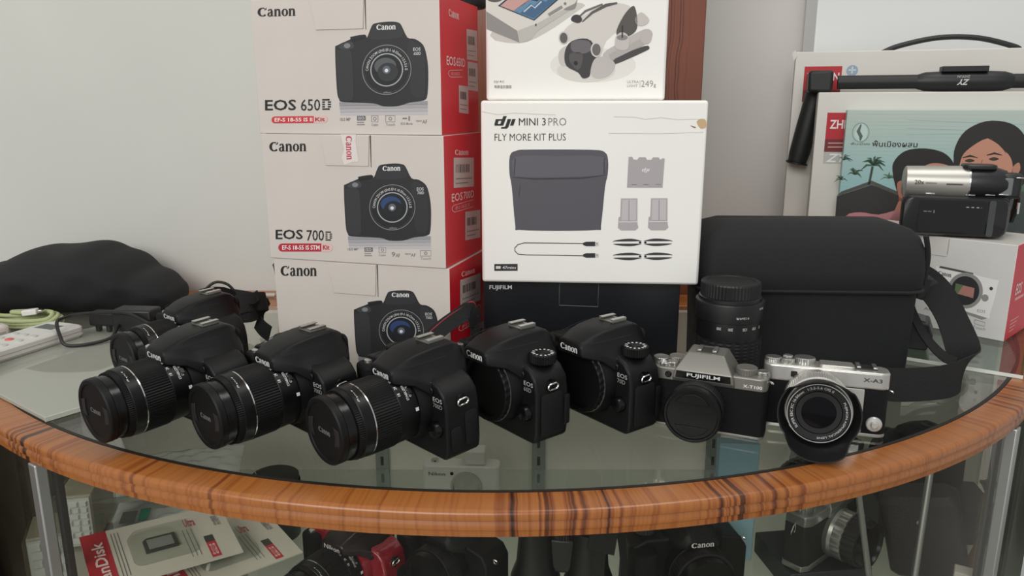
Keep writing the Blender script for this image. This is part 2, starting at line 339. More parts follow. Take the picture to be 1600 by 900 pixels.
def art_cam(A, ox, oy, s, model, blue=False):   # printed picture of a reflex camera, drawn on a 562 x 500 sheet
    g = aff(ox, oy, s, 548, 168); G = lambda x, y: g([(x, y)])[0]
    for i, h in enumerate(('#96939a', '#a4a1a5', '#b2afb2', '#bdb9bb')): A.poly(g([(572 + i * 2, 640 + i * 20), (1108, 640 + i * 20), (1108, 662 + i * 20), (574 + i * 2, 662 + i * 20)]), K(h), 0)
    A.poly(g(sm([(548, 330), (562, 300), (640, 266), (642, 252), (728, 240), (742, 258), (768, 196), (790, 176), (870, 168), (928, 174), (950, 196), (985, 264), (1030, 274), (1078, 310), (1100, 380), (1110, 470), (1106, 600), (1085, 636), (1000, 648), (930, 668), (840, 668), (780, 650), (600, 640), (572, 622), (558, 560)], 3)), K('#222225'), 1)
    A.poly(g(sm([(556, 350), (572, 330), (640, 332), (655, 420), (660, 600), (640, 632), (596, 628), (570, 600)], 3)), K('#303034'), 2)
    A.poly(g(sm([(568, 310), (600, 288), (650, 282), (660, 318), (600, 326)], 3)), K('#3a3b3f'), 2); A.poly(g(ell(622, 304, 20, 15)), K('#7c7e82'), 3)
    A.poly(g([(645, 262), (728, 246), (730, 264), (648, 280)]), K('#141416'), 3)
    A.poly(g(sm([(772, 205), (795, 182), (925, 180), (945, 205), (960, 250), (900, 270), (760, 268)], 3)), K('#2c2c30'), 2)
    A.poly(g(sm([(985, 300), (1050, 305), (1085, 360), (1094, 470), (1090, 600), (1040, 620), (1005, 560)], 3)), K('#2a2a2d'), 2)
    c = G(862, 452)
    A.poly(ell(*c, 152 * s, n=40), K('#161618'), 3); A.ring(*c, 144 * s, 149 * s, K('#7e8084'), 4); A.ring(*c, 134 * s, 137 * s, K('#3c3d40'), 4)
    A.arctext('CANON ZOOM LENS EF-S 18-55mm 1:3.5-5.6 IS', *c, 118 * s, 17 * s, 178, 362, K('#c8c8c8'), 5, .01)
    A.ring(*c, 92 * s, 99 * s, K('#a5a8ab'), 4); A.poly(ell(*c, 92 * s), K('#101318'), 4); A.poly(ell(c[0] - 8 * s, c[1] - 22 * s, 66 * s, 50 * s), K('#24406f' if blue else '#54575a'), 5)
    A.poly(ell(c[0] + 8 * s, c[1] + 14 * s, 62 * s, 56 * s), K('#14161c' if blue else '#2b2d2f'), 6); A.poly(ell(*c, 24 * s), K('#5c6470'), 7); A.poly(ell(c[0], c[1] + 4 * s, 11 * s), K('#d9dde0'), 8)
    x0, y0 = G(800, 184); x1, y1 = G(915, 216); A.text('@canon', x0, y0, x1, y1, K('#e6e6e6'), 4)
    x0, y0 = G(1020, 324); x1, y1 = G(1064, 344); A.text('EOS', x0, y0, x1, y1, K('#cfcfcf'), 4, .01)
    x0, y0 = G(1024, 350); x1, y1 = G(1066, 368); A.text(model, x0, y0, x1, y1, K('#cfcfcf'), 4, .01)
    x0, y0 = G(842, 580); x1, y1 = G(890, 592); A.text('ø58mm', x0, y0, x1, y1, K('#9a9a9a'), 5)
GREYBOX = M('#d0c8c1', .5, noise=.03, nscale=15); REDBOX = M('#d3212f', .35)
PIN = K('#b9b3b4')
CW, CD, CH = .223, .124, .1442
CANON_Q = {}
def canon_box(label, loc, rz, quad, squad, model, logo, big, dots, pill, pillt, camat, flap, icons, blue, redc='#c9383c', sd=(0, 0)):
    t = carton('camera_box', label, loc, rz, CW, CD, CH, GREYBOX, REDBOX, GREYBOX, 'stacked camera cartons', bev=.0008)
    A = face_front(CW, CH, quad)
    if logo: A.text('@canon', *logo, INK, 2)
    if big:
        A.text('EOS', *big[0], INK, 2, .018); A.text(model[:-1], *big[1], INK, 2, .004); x0, y0, x1, y1 = big[2]
        for i in range(5):
            y = y0 + (y1 - y0) * i / 5; A.rect(x0, y, x0 + (x1 - x0) * (.84 if i in (0, 4) else .30), y + (y1 - y0) * .13, INK, 2); A.rect(x0 + (x1 - x0) * .64, y, x1 - (x1 - x0) * (.16 if i in (0, 4) else 0), y + (y1 - y0) * .13, INK, 2)
        x0, y0, x1, y1, xm = pill; r = (y1 - y0) / 2
        A.poly(ell(x0 + r, y0 + r, r, r, 14, 90, 270) + [(x1, y0), (x1, y1)], K(redc), 1)
        A.poly([(xm, y0), (x1, y0)] + ell(x1, y0 + r, r, r, 12, 270, 450) + [(x1, y1), (xm, y1)], K('#e3b9b6'), 2)
        A.text(pillt, x0 + r, y0 + r * .45, xm - r * .4, y1 - r * .45, K('#f3e6e4'), 4, .02); A.text('Kit', xm + r * .4, y0 + r * .4, x1 + r * .2, y1 - r * .45, K('#93262c'), 4, .02)
    art_cam(A, *camat, model, blue)
    for (x, y, w, h, s) in icons:
        if s[0] == '#':
            A.rect(x, y, x + w, y + h * .5, K('#6b696b'), 1); A.text(s[1:], x + w * .15, y + h * .1, x + w * .85, y + h * .4, K('#d6d2d2'), 2); A.rect(x, y + h * .65, x + w * .8, y + h * .75, K('#8a8789'), 1); A.rect(x, y + h * .88, x + w * .9, y + h, K('#8a8789'), 1)
        elif s[0] == '%':
            A.line([(x, y), (x + w, y), (x + w, y + h * .6), (x, y + h * .6), (x, y)], h * .06, K('#8a8789'), 1); A.ring(x + w / 2, y + h * .3, h * .1, h * .18, K('#8a8789'), 1); A.text(s[1:], x, y + h * .72, x + w, y + h, K('#8a8789'), 1)
        else: A.text(s, x, y, x + w, y + h, K('#7d7a7c'), 1, .01)
    obj('front_print', A, t, smooth=0)
    # tuck flap: a tongue of board a little proud of the face, with the slit beside it
    fx0, fx1, fh, sl = flap
    F = B(GREYBOX); F.prism([(fx0, CH - .0006), (fx1, CH - .0006), (fx1 - .002, CH - fh), (fx0 + .006, CH - fh)], -.0011, -.0001)
    obj('tuck_flap', F, t, bevel=.0004)
    obj('slit', B(K('#3b3536')).prism([(fx1 + .0006, CH - .0004), (fx1 + .0020, CH - .0004), (fx1 + .0012, CH - fh - .001), (fx1 + .0006, CH - fh - .001)], -.0003, .001), t)
    S = face_right(CW, CD, CH, squad); SL_ = face_right(CW, CD, CH, squad)
    for (s, x0, y0, x1, y1, sk) in side_text[model]: (SL_ if s == '@canon' else S).text(s, x0 + sd[0], y0 + sd[1], x1 + sd[0], y1 + sd[1], K('#ecc9c6'), 2, .012, skew=sk)
    x0, y0, x1, y1 = [q + sd[i % 2] for i, q in enumerate(side_pill[model])]; r = (y1 - y0) / 2
    S.line([(x0 + r, y0), (x1, y0 - 12)], r * .2, K('#e0a9a6'), 1); S.line([(x0 + r, y1), (x1, y1 - 12)], r * .2, K('#e0a9a6'), 1); S.ring(x0 + r, y0 + r, r * .9, r * 1.1, K('#e0a9a6'), 1, 90, 270)
    S.text('EF-S 18-55 IS', x0 + r, y0 + r * .5, x1 - r, y1 - r * .5, K('#e0a9a6'), 1, .01, skew=-8)
    for st in side_sticker[model]:
        x0, y0, x1, y1 = [q + sd[i % 2] for i, q in enumerate(st)]
        S0 = S; S = face_right(CW, CD, CH, squad); S.rect(x0, y0, x1, y1, K('#c9b9b4'), 1)
        w = x1 - x0
        for i in range(11): S.rect(x0 + w * (.12 + .06 * i), y0 + (y1 - y0) * .22, x0 + w * (.12 + .06 * i + random.choice((.02, .03, .04))), y0 + (y1 - y0) * .5, K('#4c4443'), 2)
        S.line([(x0 + w * .1, y0 + (y1 - y0) * .7), (x1 - w * .1, y0 + (y1 - y0) * .7)], 4, K('#8b7d7a'), 2); S.line([(x0 + w * .1, y0 + (y1 - y0) * .85), (x1 - w * .3, y0 + (y1 - y0) * .85)], 4, K('#8b7d7a'), 2)
        obj('barcode_sticker', S, t, smooth=0); S = S0
    obj('side_print', S, t, smooth=0); obj('side_logo', SL_, t, smooth=0)
    return t
side_text = {'650D': [('@canon', 1245, 95, 1315, 140, 12), ('EOS', 1228, 378, 1288, 432, 0), ('650D', 1294, 378, 1352, 430, 0)],
             '700D': [('@canon', 773, 96, 828, 118, 0), ('EOS', 760, 268, 804, 300, -4), ('700D', 808, 264, 852, 294, -4)]}
side_pill = {'650D': (1240, 460, 1335, 500), '700D': (762, 312, 848, 340)}
side_sticker = {'650D': [(1366, 198, 1438, 380), (1370, 392, 1438, 560), (1308, 540, 1372, 700)], '700D': [(768, 128, 852, 246), (815, 345, 880, 460)]}
YAW = -16.5
d = (cos(R(YAW)), sin(R(YAW)))
canon_box('grey camera box on top of the three-carton stack', (-.2890, .8975, 2 * CH + .0006), R(YAW + .5), [(20, 15), (1170, 5), (1195, 845), (75, 825)], [(1185, 5), (1447, 50), (1440, 795), (1195, 845)], '650D',
          (68, 62, 305, 118), [(110, 620, 305, 686), (335, 620, 455, 690), (468, 620, 522, 690)], None, (150, 722, 480, 764, 416), 'EF-S 18-55 IS II', (548, 168, 1.0), (.0735, .138, .0335, 0),
          [(578, 734, 64, 20, '18.0 MP'), (682, 724, 52, 56, '#ISO'), (770, 724, 40, 62, '%Creative'), (856, 724, 56, 62, '%Touch'), (958, 728, 44, 28, '▬▮'), (948, 766, 70, 14, 'EOS Movie'), (1076, 752, 30, 22, 'AF'), (1040, 752, 32, 14, 'Hybrid')], False)
bx2 = canon_box('grey camera box with torn tape strip, middle of the stack', (-.2865, .894, CH + .0003), R(YAW), [(30, 28), (730, 45), (740, 553), (62, 510)], [(730, 45), (885, 22), (890, 512), (740, 553)], '700D',
          (62, 60, 206, 98), [(84, 400, 190, 438), (205, 402, 272, 444), (278, 408, 303, 446)], None, (94, 454, 290, 486, 262), 'EF-S 18-55 IS STM', (350, 148, .592), (.0755, .136, .034, 0),
          [(364, 472, 40, 10, '18.0 MP'), (428, 470, 32, 34, '#ISO'), (484, 470, 26, 34, '%Creative'), (532, 488, 14, 18, '9'), (548, 494, 16, 14, 'AF'), (606, 494, 18, 12, 'AF'), (583, 492, 22, 8, 'Hybrid'), (642, 482, 40, 36, '%Touch')], True, '#b5263a')
canon_box('grey camera box at the bottom of the three-carton stack', (-.2830, .8945, 0), R(YAW), [(65, 513), (745, 558), (752, 1062), (92, 990)], [(745, 558), (890, 520), (895, 1010), (752, 1062)], '700D',
          (93, 545, 234, 588), None, None, None, None, (376, 645, .585), (.0725, .134, .037, 0), [], True, sd=(17, 489))['label'] = 'grey camera box at the bottom of the three-carton stack'
# torn tape strip on the middle carton
A = Art((.101, -.0012, CH + .0005), (.0215, 0, 0), (0, 0, -.0335), None, (50, 80))
A.poly([(2, 0), (46, 0), (44, 20), (50, 70), (30, 72), (8, 80), (2, 60), (10, 40)], M('#ded6d2', .4), 0)
V, F = glyphs('@canon'); A.use(K('#c0405a')); A.add([A.pt(16 + 18 * b_, 4 + 62 * a, 2) for a, b_ in V], F)
obj('tape_strip', A, bx2, smooth=0)
o = obj('lens_pouch', B(M('#24262b', .6, bump=.2, bscale=300)).loft([[(x, y, z) for x, y in rrect(-.05 - k, .052 + k, -.035 - k, .035 + k, .015, 4)] for z, k in ((0, -.004), (.006, 0), (.045, 0), (.052, -.006))]), None, (-.085, .985, 3 * CH + .0018), (0, 0, R(-20)), bevel=.002); tag(o, 'dark pouch resting on top of the uppermost camera carton', 'pouch')

# ---- white drone cartons
DJI = M('#f3f2ed', .45, noise=.02, nscale=8)
def worn_box(name, label, loc, rz, W, D, H): return carton(name, label, loc, rz, W, D, H, DJI, bev=.003)
KW, KD, KH = .2465, .084, .204
kit = worn_box('drone_kit_box', 'white drone accessory box with printed pouch, cable and propellers', (-.0345, .866, .1215), R(-4), KW, KD, KH)
A = face_front(KW, KH, [(15, 18), (882, 22), (838, 715), (20, 697)])
DK = K('#1c1c1e'); MID = K('#4a494c')
def dji_logo(A, x, y, w, h, m):   # slanted heavy "dji" letters
    P = lambda *q: [(x + a * w, y + b_ * h) for a, b_ in q]
    A.poly(P((.06, .22), (.36, .22), (.34, .36), (.19, .36), (.15, .62), (.27, .62), (.42, -.02), (.58, -.02), (.41, .76), (.0, .76), (.0, .6)), m, 2)
    A.poly(P((.62, .22), (.79, .22), (.66, .86), (.58, 1.0), (.3, 1.0), (.33, .86), (.48, .86), (.52, .76)), m, 2)
    A.poly(P((.84, .22), (1.0, .22), (.89, .76), (.73, .76)), m, 2)
dji_logo(A, 68, 78, 80, 46, DK)
A.text('MINI 3', 160, 85, 262, 113, DK, 2, .0); A.text('PRO', 272, 85, 340, 114, K('#77757a'), 2, -.008); A.text('FLY MORE KIT PLUS', 68, 143, 338, 170, K('#2e2e31'), 2, -.006)
A.poly(sm([(126, 225), (150, 207), (200, 203), (430, 205), (485, 214), (498, 245), (496, 300), (486, 345), (470, 490), (455, 505), (300, 508), (160, 503), (146, 490), (133, 345), (124, 290)], 3), K('#55535a'), 1)
A.poly(sm([(146, 230), (300, 228), (480, 232), (482, 290), (470, 302), (300, 308), (150, 304), (140, 290)], 3), K('#5f5d65'), 2); A.line([(136, 306, 2), (220, 313, 5), (400, 311, 5), (486, 300, 2)], 4, K('#37353b'), 3)
A.line([(146, 236), (142, 300)], 4, K('#403e45'), 3); A.line([(484, 236), (482, 296)], 4, K('#403e45'), 3); A.line([(165, 335), (160, 378)], 2, K('#37353b'), 3)
A.poly([(576, 232), (590, 232), (594, 242), (608, 244), (616, 234), (640, 234), (646, 244), (662, 244), (668, 235), (690, 235), (696, 244), (706, 238), (713, 240), (704, 349), (569, 348)], K('#aca7a9'), 1)
dji_logo(A, 626, 274, 30, 18, K('#e0dcdc'))
for i in range(3): A.line([(586 + i * 46, 336), (606 + i * 46, 337)], 2, K('#77747a'), 2)
for x in (0, 114):
    A.poly([(546 + x, 388), (609 + x, 388), (608 + x, 480), (612 + x, 498), (600 + x, 508), (546 + x, 508), (534 + x, 498), (537 + x, 458), (543 + x, 456)], K('#b0abad'), 1)
    A.poly([(551 + x, 393), (604 + x, 393), (603 + x, 470), (548 + x, 470)], K('#c2bdbf'), 2); A.line([(577 + x, 395), (576 + x, 470)], 3, K('#98949a'), 3); A.line([(538 + x, 476), (610 + x, 476)], 3, K('#e2dede'), 3)
A.line([(410, 556), (300, 554), (180, 552), (156, 558), (144, 570), (144, 582), (156, 594), (190, 597), (300, 599), (410, 602)], 3.2, K('#3b393d'), 1)
for y in (557, 600):
    A.poly([(402, y - 4), (414, y - 8), (448, y - 8), (448, y + 9), (414, y + 9), (402, y + 4)], K('#2c2b2e'), 2); A.rect(448, y - 6, 461, y + 8, K('#cfcbc9'), 2); A.line([(452, y - 3), (456, y + 2)], 2, K('#55535a'), 3)
for x0, sx in ((516, 1), (740, -1)):
    for y in (548, 600):
        for dy, k in ((0, -1), (10, 1)):
            A.poly(sm([(x0, y + dy), (x0 + sx * 30, y + dy + (k * 7)), (x0 + sx * 70, y + dy + k * 9), (x0 + sx * 100, y + dy + k * 3), (x0 + sx * 106, y + dy), (x0 + sx * 60, y + dy - k * 1)], 3), K('#39363a'), 1)
        A.poly(ell(x0 + sx * 102, y + 5, 5, 4, 12), K('#1f1e20'), 2); A.line([(x0 - sx * 1, y + 1), (x0 + sx * 8, y)], 3, K('#b88a70'), 2)
A.rect(66, 630, 154, 656, K('#2a292b'), 1); A.rect(72, 638, 90, 648, K('#dedad6'), 2); A.text('47mins', 97, 638, 148, 649, K('#dedad6'), 2, .01)
A.poly(sm([(835, 100), (866, 92), (872, 120), (850, 128)], 3), K('#c9ab82'), 1); A.poly(sm([(810, 116), (832, 122), (826, 126)], 3), K('#8a7a68'), 1)
for pts in ([(20, 60), (80, 72), (140, 66), (300, 74)], [(520, 82), (600, 84), (640, 92), (700, 86), (760, 94), (860, 92)], [(500, 144), (700, 146), (860, 142)]): A.line(pts, 1.6, K('#bcb8b0'), 1)
obj('front_print', A, kit, smooth=0)
UW, UD, UH = .197, .1, .134
up = worn_box('drone_box', 'white drone box with folded drone picture, above accessory box', (-.0285, .878, .3258), R(-2), UW, UD, UH)
A = face_front(UW, UH, [(80, -112), (1156, -112), (1118, 580), (72, 578)])
LG = K('#c9c5bf'); LG2 = K('#b4b0aa'); PW = K('#d9d5ce')
A.poly(ell(700, 390, 250, 92, 40), K('#e6e3dd'), 0); A.poly(ell(660, 420, 170, 62, 40), K('#d8d5ce'), 1); A.poly(sm([(100, 230), (270, 272), (420, 220), (600, 110), (640, 60), (300, 60)], 3), K('#cbc7c1'), 0)
A.poly([(80, -112), (640, -112), (632, 20), (600, 70), (380, 205), (340, 250), (290, 268), (80, 195)], PW, 1); A.poly([(80, 100), (260, 205), (272, 268), (80, 195)], K('#8e8b88'), 2); A.poly([(262, 205), (380, 165), (600, 60), (620, 20), (604, 76), (380, 206), (340, 252), (290, 268), (272, 268)], K('#bdb9b4'), 2)
A.poly([(150, 72), (300, -40), (560, -60), (530, 20), (360, 152)], K('#2c3346'), 3)
A.poly([(165, 72), (300, -30), (470, -40), (330, 50), (240, 100)], K('#c79a94'), 4); A.poly([(240, 100), (330, 40), (380, 50), (470, -20), (545, -50), (522, 16), (358, 146)], K('#5f88a8'), 4); A.poly([(280, 112), (340, 60), (360, 75), (400, 40), (430, 52), (500, 0), (515, 20), (358, 140)], K('#3e6284'), 5); A.line([(300, 105), (345, 70), (365, 84), (405, 50)], 8, K('#b9c9d2'), 6)
A.poly(ell(132, 30, 48, 22), K('#56524f'), 3); A.poly(ell(132, 26, 30, 12), K('#837e7a'), 4); A.poly(ell(130, 8, 10, 22), K('#6d6966'), 5); A.poly(ell(218, 10, 15, 8), K('#6b675f'), 3); A.poly(sm([(535, 90), (600, 60), (612, 40), (600, 86), (560, 98)], 3), K('#8e8a86'), 3)
A.line([(444, 122), (525, 78)], 16, K('#8d8985'), 3); A.poly(ell(370, 175, 4, 8, 10), DK, 3); A.poly(ell(542, 62, 8, 8, 10), K('#7d7975'), 3)
# folded drone
A.poly(sm([(530, 215), (590, 160), (760, 70), (850, 60), (930, 90), (880, 180), (780, 260), (750, 330), (700, 340), (560, 260)], 3), K('#d6d1cb'), 1)
A.poly(sm([(800, 380), (990, 290), (1040, 250), (1046, 215), (1000, 200), (860, 270), (760, 330)], 3), K('#bfb9b6'), 1); A.poly(sm([(820, 390), (1000, 320), (1030, 300), (1000, 290), (840, 350)], 3), K('#4a4748'), 2)
A.line([(800, 350), (1000, 262)], 36, K('#b2aca9'), 3); A.poly(sm([(840, 205), (880, 130), (925, 82), (948, 84), (962, 160), (950, 210), (900, 240), (850, 240)], 3), K('#56524f'), 4); A.poly(sm([(950, 140), (985, 110), (1030, 150), (1000, 180), (960, 178)], 3), K('#c9c3be'), 4)
A.poly(sm([(835, 240), (872, 215), (910, 240), (908, 300), (870, 312), (832, 296)], 3), K('#c6c0bc'), 5); A.poly(ell(872, 244, 32, 14), K('#8a8583'), 6); A.line([(872, 246), (874, 180)], 8, K('#2c2a2b'), 7); A.poly(ell(1010, 240, 34, 40), K('#beb8b4'), 4)
A.line([(640, 160, 6), (700, 110, 14), (780, 72, 18), (845, 60, 10)], 14, K('#5a5654'), 3); A.line([(600, 150, 6), (660, 102, 12), (760, 66, 10)], 12, K('#6d6866'), 3); A.poly(sm([(575, 150), (590, 124), (625, 124), (640, 150), (615, 166)], 3), K('#3a3839'), 4)
A.poly(sm([(500, 330), (520, 300), (560, 290), (560, 380), (530, 396), (505, 380)], 3), K('#c8c3be'), 2); A.poly(sm([(690, 400), (720, 350), (780, 350), (830, 385), (800, 440), (740, 462), (695, 450)], 3), K('#c0bab8'), 4)
A.poly(sm([(535, 330), (560, 275), (620, 250), (690, 260), (730, 345), (690, 400), (680, 450), (640, 462), (612, 430), (545, 395)], 3), K('#3c3a3c'), 3); A.poly(sm([(560, 360), (575, 325), (640, 330), (630, 400), (600, 415)], 3), K('#545152'), 4); A.poly(sm([(575, 270), (620, 255), (680, 265), (690, 310), (640, 330), (580, 315)], 3), K('#69656a'), 4); A.poly(ell(600, 380, 12), K('#1e1d20'), 5)
A.poly(ell(531, 244, 29, 34), K('#cbc6c0'), 4); A.poly(ell(531, 245, 22, 28), K('#5e5a5a'), 5); A.poly(ell(720, 308, 32, 40), K('#d2cdc8'), 5); A.poly(ell(721, 308, 25, 32), K('#6a6665'), 6)
A.text('DJI RC', 120, 473, 180, 487, K('#5d5b5c'), 2); A.text('带屏遥控器版', 120, 497, 222, 515, K('#5d5b5c'), 2); A.text('ULTRA', 898, 474, 966, 488, K('#9b9896'), 2); A.text('LIGHT', 898, 496, 960, 509, K('#9b9896'), 2); A.line([(974, 474), (973, 512)], 2, K('#9b9896'), 2); A.text('249', 980, 474, 1050, 508, K('#8b8886'), 2, -.01); A.text('g', 1053, 494, 1066, 514, K('#8b8886'), 2)
obj('front_print', A, up, smooth=0)
# ---- black carton under them
FW, FD, FH = .2285, .072, .121
fj = carton('black_camera_box', 'plain black camera box under the white drone boxes', (-.0335, .8795, 0), R(-4), FW, FD, FH, M('#14161a', .35), bev=.001)
A = face_front(FW, FH, [(18, 712), (762, 722), (750, 1000), (22, 990)])
A.text('FUJIFILM', 41, 727, 127, 742, K('#d6d6d6'), 2, .014); obj('front_print', A, fj, smooth=0); A = face_front(FW, FH, [(18, 712), (762, 722), (750, 1000), (22, 990)]); A.line([(314, 718), (308, 728), (308, 784), (454, 788), (456, 726), (446, 719)], 1.6, K('#6e7072'), 1)
obj('flap_outline', A, fj, smooth=0)

# ---- right-hand group: white tall boxes, poster box, mirrorless box
WB = M('#d5d2cb', .5, noise=.03, nscale=6)
o = carton('white_carton', 'large plain white carton rising behind handle at right', (.560, 1.488, .0005), 0, .5, .06, .62, M('#dcdedd', .5), bev=.002)
zr = carton('gimbal_box', 'tall white gimbal box with torn corner and black handle', (.505, 1.425, .0005), R(-18), .46, .055, .412, WB, M('#b9b6b0', .6), bev=.0015)
hb = B(M('#1d1f20', .5)); hb.tube([(.14, .03, .408), (.17, .03, .421), (.23, .03, .433), (.29, .03, .431), (.345, .03, .416), (.355, .03, .408)], .0045, 8); obj('carry_handle', hb, zr)
obj('torn_corner', B(WB).prism([(-.003, .396), (-.007, .410), (-.001, .415), (.003, .405)], -.001, .0), zr, bevel=.0004)
zf = carton('gimbal_box', 'tall white gimbal box behind the colour portrait box', (.513, 1.325, .0005), R(-18), .40, .05, .341, WB, M('#b9b6b0', .6), bev=.0015)
def zh_sticker(t, x, z, w):
    h = w * 1.28; A = Art((x, 0, z), (w, 0, 0), (0, 0, -h), None, (100, 128))
    A.rect(0, 0, 100, 98, K('#b3202c'), 0); A.rect(0, 66, 100, 98, K('#6e2024'), 1); A.rect(0, 98, 100, 128, K('#b5b3b2'), 0); A.text('ZHIYUN', 8, 18, 94, 40, K('#e9dedc'), 2, .02);
    A.line([(8, 76), (62, 75)], 3, K('#c6908f'), 2); A.line([(8, 86), (52, 85)], 3, K('#c6908f'), 2); A.text('ZYC', 6, 102, 80, 124, K('#e6e4e2'), 2, .02, .3)
    obj('brand_sticker', A, t, smooth=0)
zh_sticker(zr, .0165, .387, .062); zh_sticker(zf, .0165, .308, .066)
A = Art((.085, 0, .389), (.02, 0, 0), (0, 0, -.02), None, (20, 20)); A.poly(ell(10, 10, 9.5), K('#93a6b8'), 0); A.line([(10, 3), (10, 15)], 2, K('#d6dde2'), 1); A.line([(4, 9), (16, 9)], 2, K('#d6dde2'), 1); obj('round_sticker', A, zr, smooth=0)
PBW, PBD, PBH = .325, .028, .3125
pb = carton('portrait_box', 'colour portrait box of two people standing behind the camcorder', (.547, 1.284, .0005), R(-18), PBW, PBD, PBH, M('#9fbab2', .5), bev=.001)
A = face_front(PBW, PBH, [(58, 28), (761, 26), (745, 704), (32, 704)])
for i in range(24):
    f = i / 23; h = '#%02x%02x%02x' % (int(180 - 40 * f), int(192 - 8 * f), int(183 + 4 * f)); A.poly([(57 - i * .45, 29 + i * 12.6), (760, 29 + i * 12.6), (760, 42 + i * 12.6), (57 - i * .45, 42 + i * 12.6)], K(h), 0)
A.poly([(50, 320), (757, 320), (744, 698), (34, 698)], K('#5a5f5a'), 0)
for y0, y1 in ((60, 78), (88, 100), (110, 96)): A.line([(250, y0), (760, y1)], 1.2, K('#86aeb0'), 1)
A.text('พื้นเมืองผสม', 144, 130, 288, 152, K('#23211f'), 2, .012); A.text('พื้นเมือง', 74, 138, 136, 147, K('#3a3a38'), 2); A.poly(sm([(85, 100), (104, 72), (124, 92), (122, 122), (104, 134), (88, 122)], 3), K('#b7cfc8'), 1); A.line([(104, 76, 4), (96, 100, 12), (106, 118, 12), (104, 132, 4)], 8, K('#55605c'), 2); A.ring(104, 104, 26, 28, K('#7b8b88'), 2, asp=1.2)
random.seed(3)
def palm(x, y, r, n, col):
    for i in range(n):
        a = R(random.uniform(150, 390)); L = r * random.uniform(.6, 1.1); ex, ey = x + L * cos(a), y + L * sin(a) * .8; A.line([(x, y, r * .10), ((x + ex) / 2, (y + ey) / 2 - r * .18, r * .16), (ex, ey + r * .1, .5)], 3, K(col), 2)
A.poly([(38, 330), (150, 285), (252, 320), (252, 400), (36, 420)], K('#2b2a28'), 1); A.poly([(36, 330), (52, 312), (150, 270), (252, 312), (252, 324), (150, 284)], K('#4b4d46'), 2)
palm(152, 216, 48, 14, '#3d5a4b'); A.line([(150, 220), (142, 285)], 8, K('#35463c'), 2); palm(92, 250, 34, 10, '#44624f'); palm(52, 200, 30, 9, '#47675a'); palm(205, 260, 28, 9, '#50705d'); palm(50, 270, 26, 8, '#35503f')
A.poly(sm([(72, 400), (120, 384), (180, 390), (250, 372), (262, 430), (240, 470), (75, 470)], 3), K('#b57c80'), 3); A.poly(sm([(250, 320), (290, 260), (300, 420), (180, 440), (220, 400)], 3), K('#a9705c'), 3)
A.poly(sm([(218, 250), (216, 205), (250, 165), (310, 155), (370, 168), (405, 205), (412, 260), (330, 230), (300, 250), (262, 310), (252, 340), (236, 310)], 4), K('#1b1918'), 4)
A.poly(sm([(296, 250), (315, 215), (350, 204), (395, 215), (406, 250), (400, 330), (330, 380), (262, 360), (256, 316), (280, 280)], 4), K('#b9826b'), 5); A.poly(sm([(232, 280), (248, 268), (262, 300), (258, 330), (244, 330)], 3), K('#a06a56'), 5); A.poly(ell(248, 332, 8, 5), K('#7b4c3c'), 6)
A.poly(sm([(404, 200), (404, 150), (430, 95), (490, 62), (560, 68), (605, 105), (634, 175), (630, 240), (600, 275), (420, 250), (408, 235)], 4), K('#1f1d1c'), 5)
A.poly(sm([(426, 250), (424, 200), (440, 160), (500, 118), (545, 150), (578, 190), (584, 260), (560, 330), (500, 360), (440, 330)], 4), K('#bb8670'), 6); A.poly(sm([(584, 210), (600, 196), (606, 220), (594, 240), (582, 240)], 3), K('#b17c66'), 6)
A.poly(sm([(500, 118), (522, 130), (548, 150), (560, 168), (530, 130)], 3), K('#1f1d1c'), 7)
for x in (452, 524): A.line([(x - 22, 184 - (x - 452) * .14, 3), (x, 177 - (x - 452) * .14, 7), (x + 24, 183 - (x - 452) * .14, 2)], 5, K('#241c18'), 7); A.poly(sm([(x - 15, 194 - (x - 452) * .1), (x, 187 - (x - 452) * .1), (x + 16, 193 - (x - 452) * .1), (x, 199 - (x - 452) * .1)], 3), K('#3a2923'), 7)
A.line([(490, 190), (486, 225), (478, 238), (492, 242)], 4, K('#9b6753'), 7); A.line([(478, 238), (504, 240)], 5, K('#8f5d4a'), 7)
A.poly(sm([(420, 420), (440, 340), (600, 320), (700, 340), (757, 345), (742, 620), (430, 620)], 3), K('#3c4644'), 5); A.poly([(612, 270), (757, 266), (757, 290), (612, 296)], K('#4f6a52'), 4); palm(660, 272, 30, 12, '#3f6044'); palm(700, 274, 26, 10, '#3f6044'); A.poly([(612, 292), (757, 288), (757, 340), (612, 340)], K('#444b49'), 4)
obj('front_print', A, pb, smooth=0)

MW, MD, MH = .215, .118, .134
MYAW = -47
mc = (.675, 1.0085)
mb = carton('mirrorless_box', 'grey and red mirrorless camera box beneath the camcorder', (mc[0] - MW * cos(R(MYAW)), mc[1] - MW * sin(R(MYAW)), .0046), R(MYAW), MW, MD, MH, M('#d0cfcc', .5, noise=.03, nscale=15), M('#d02a3c', .4), M('#c9c6c0', .5), bev=.0008)
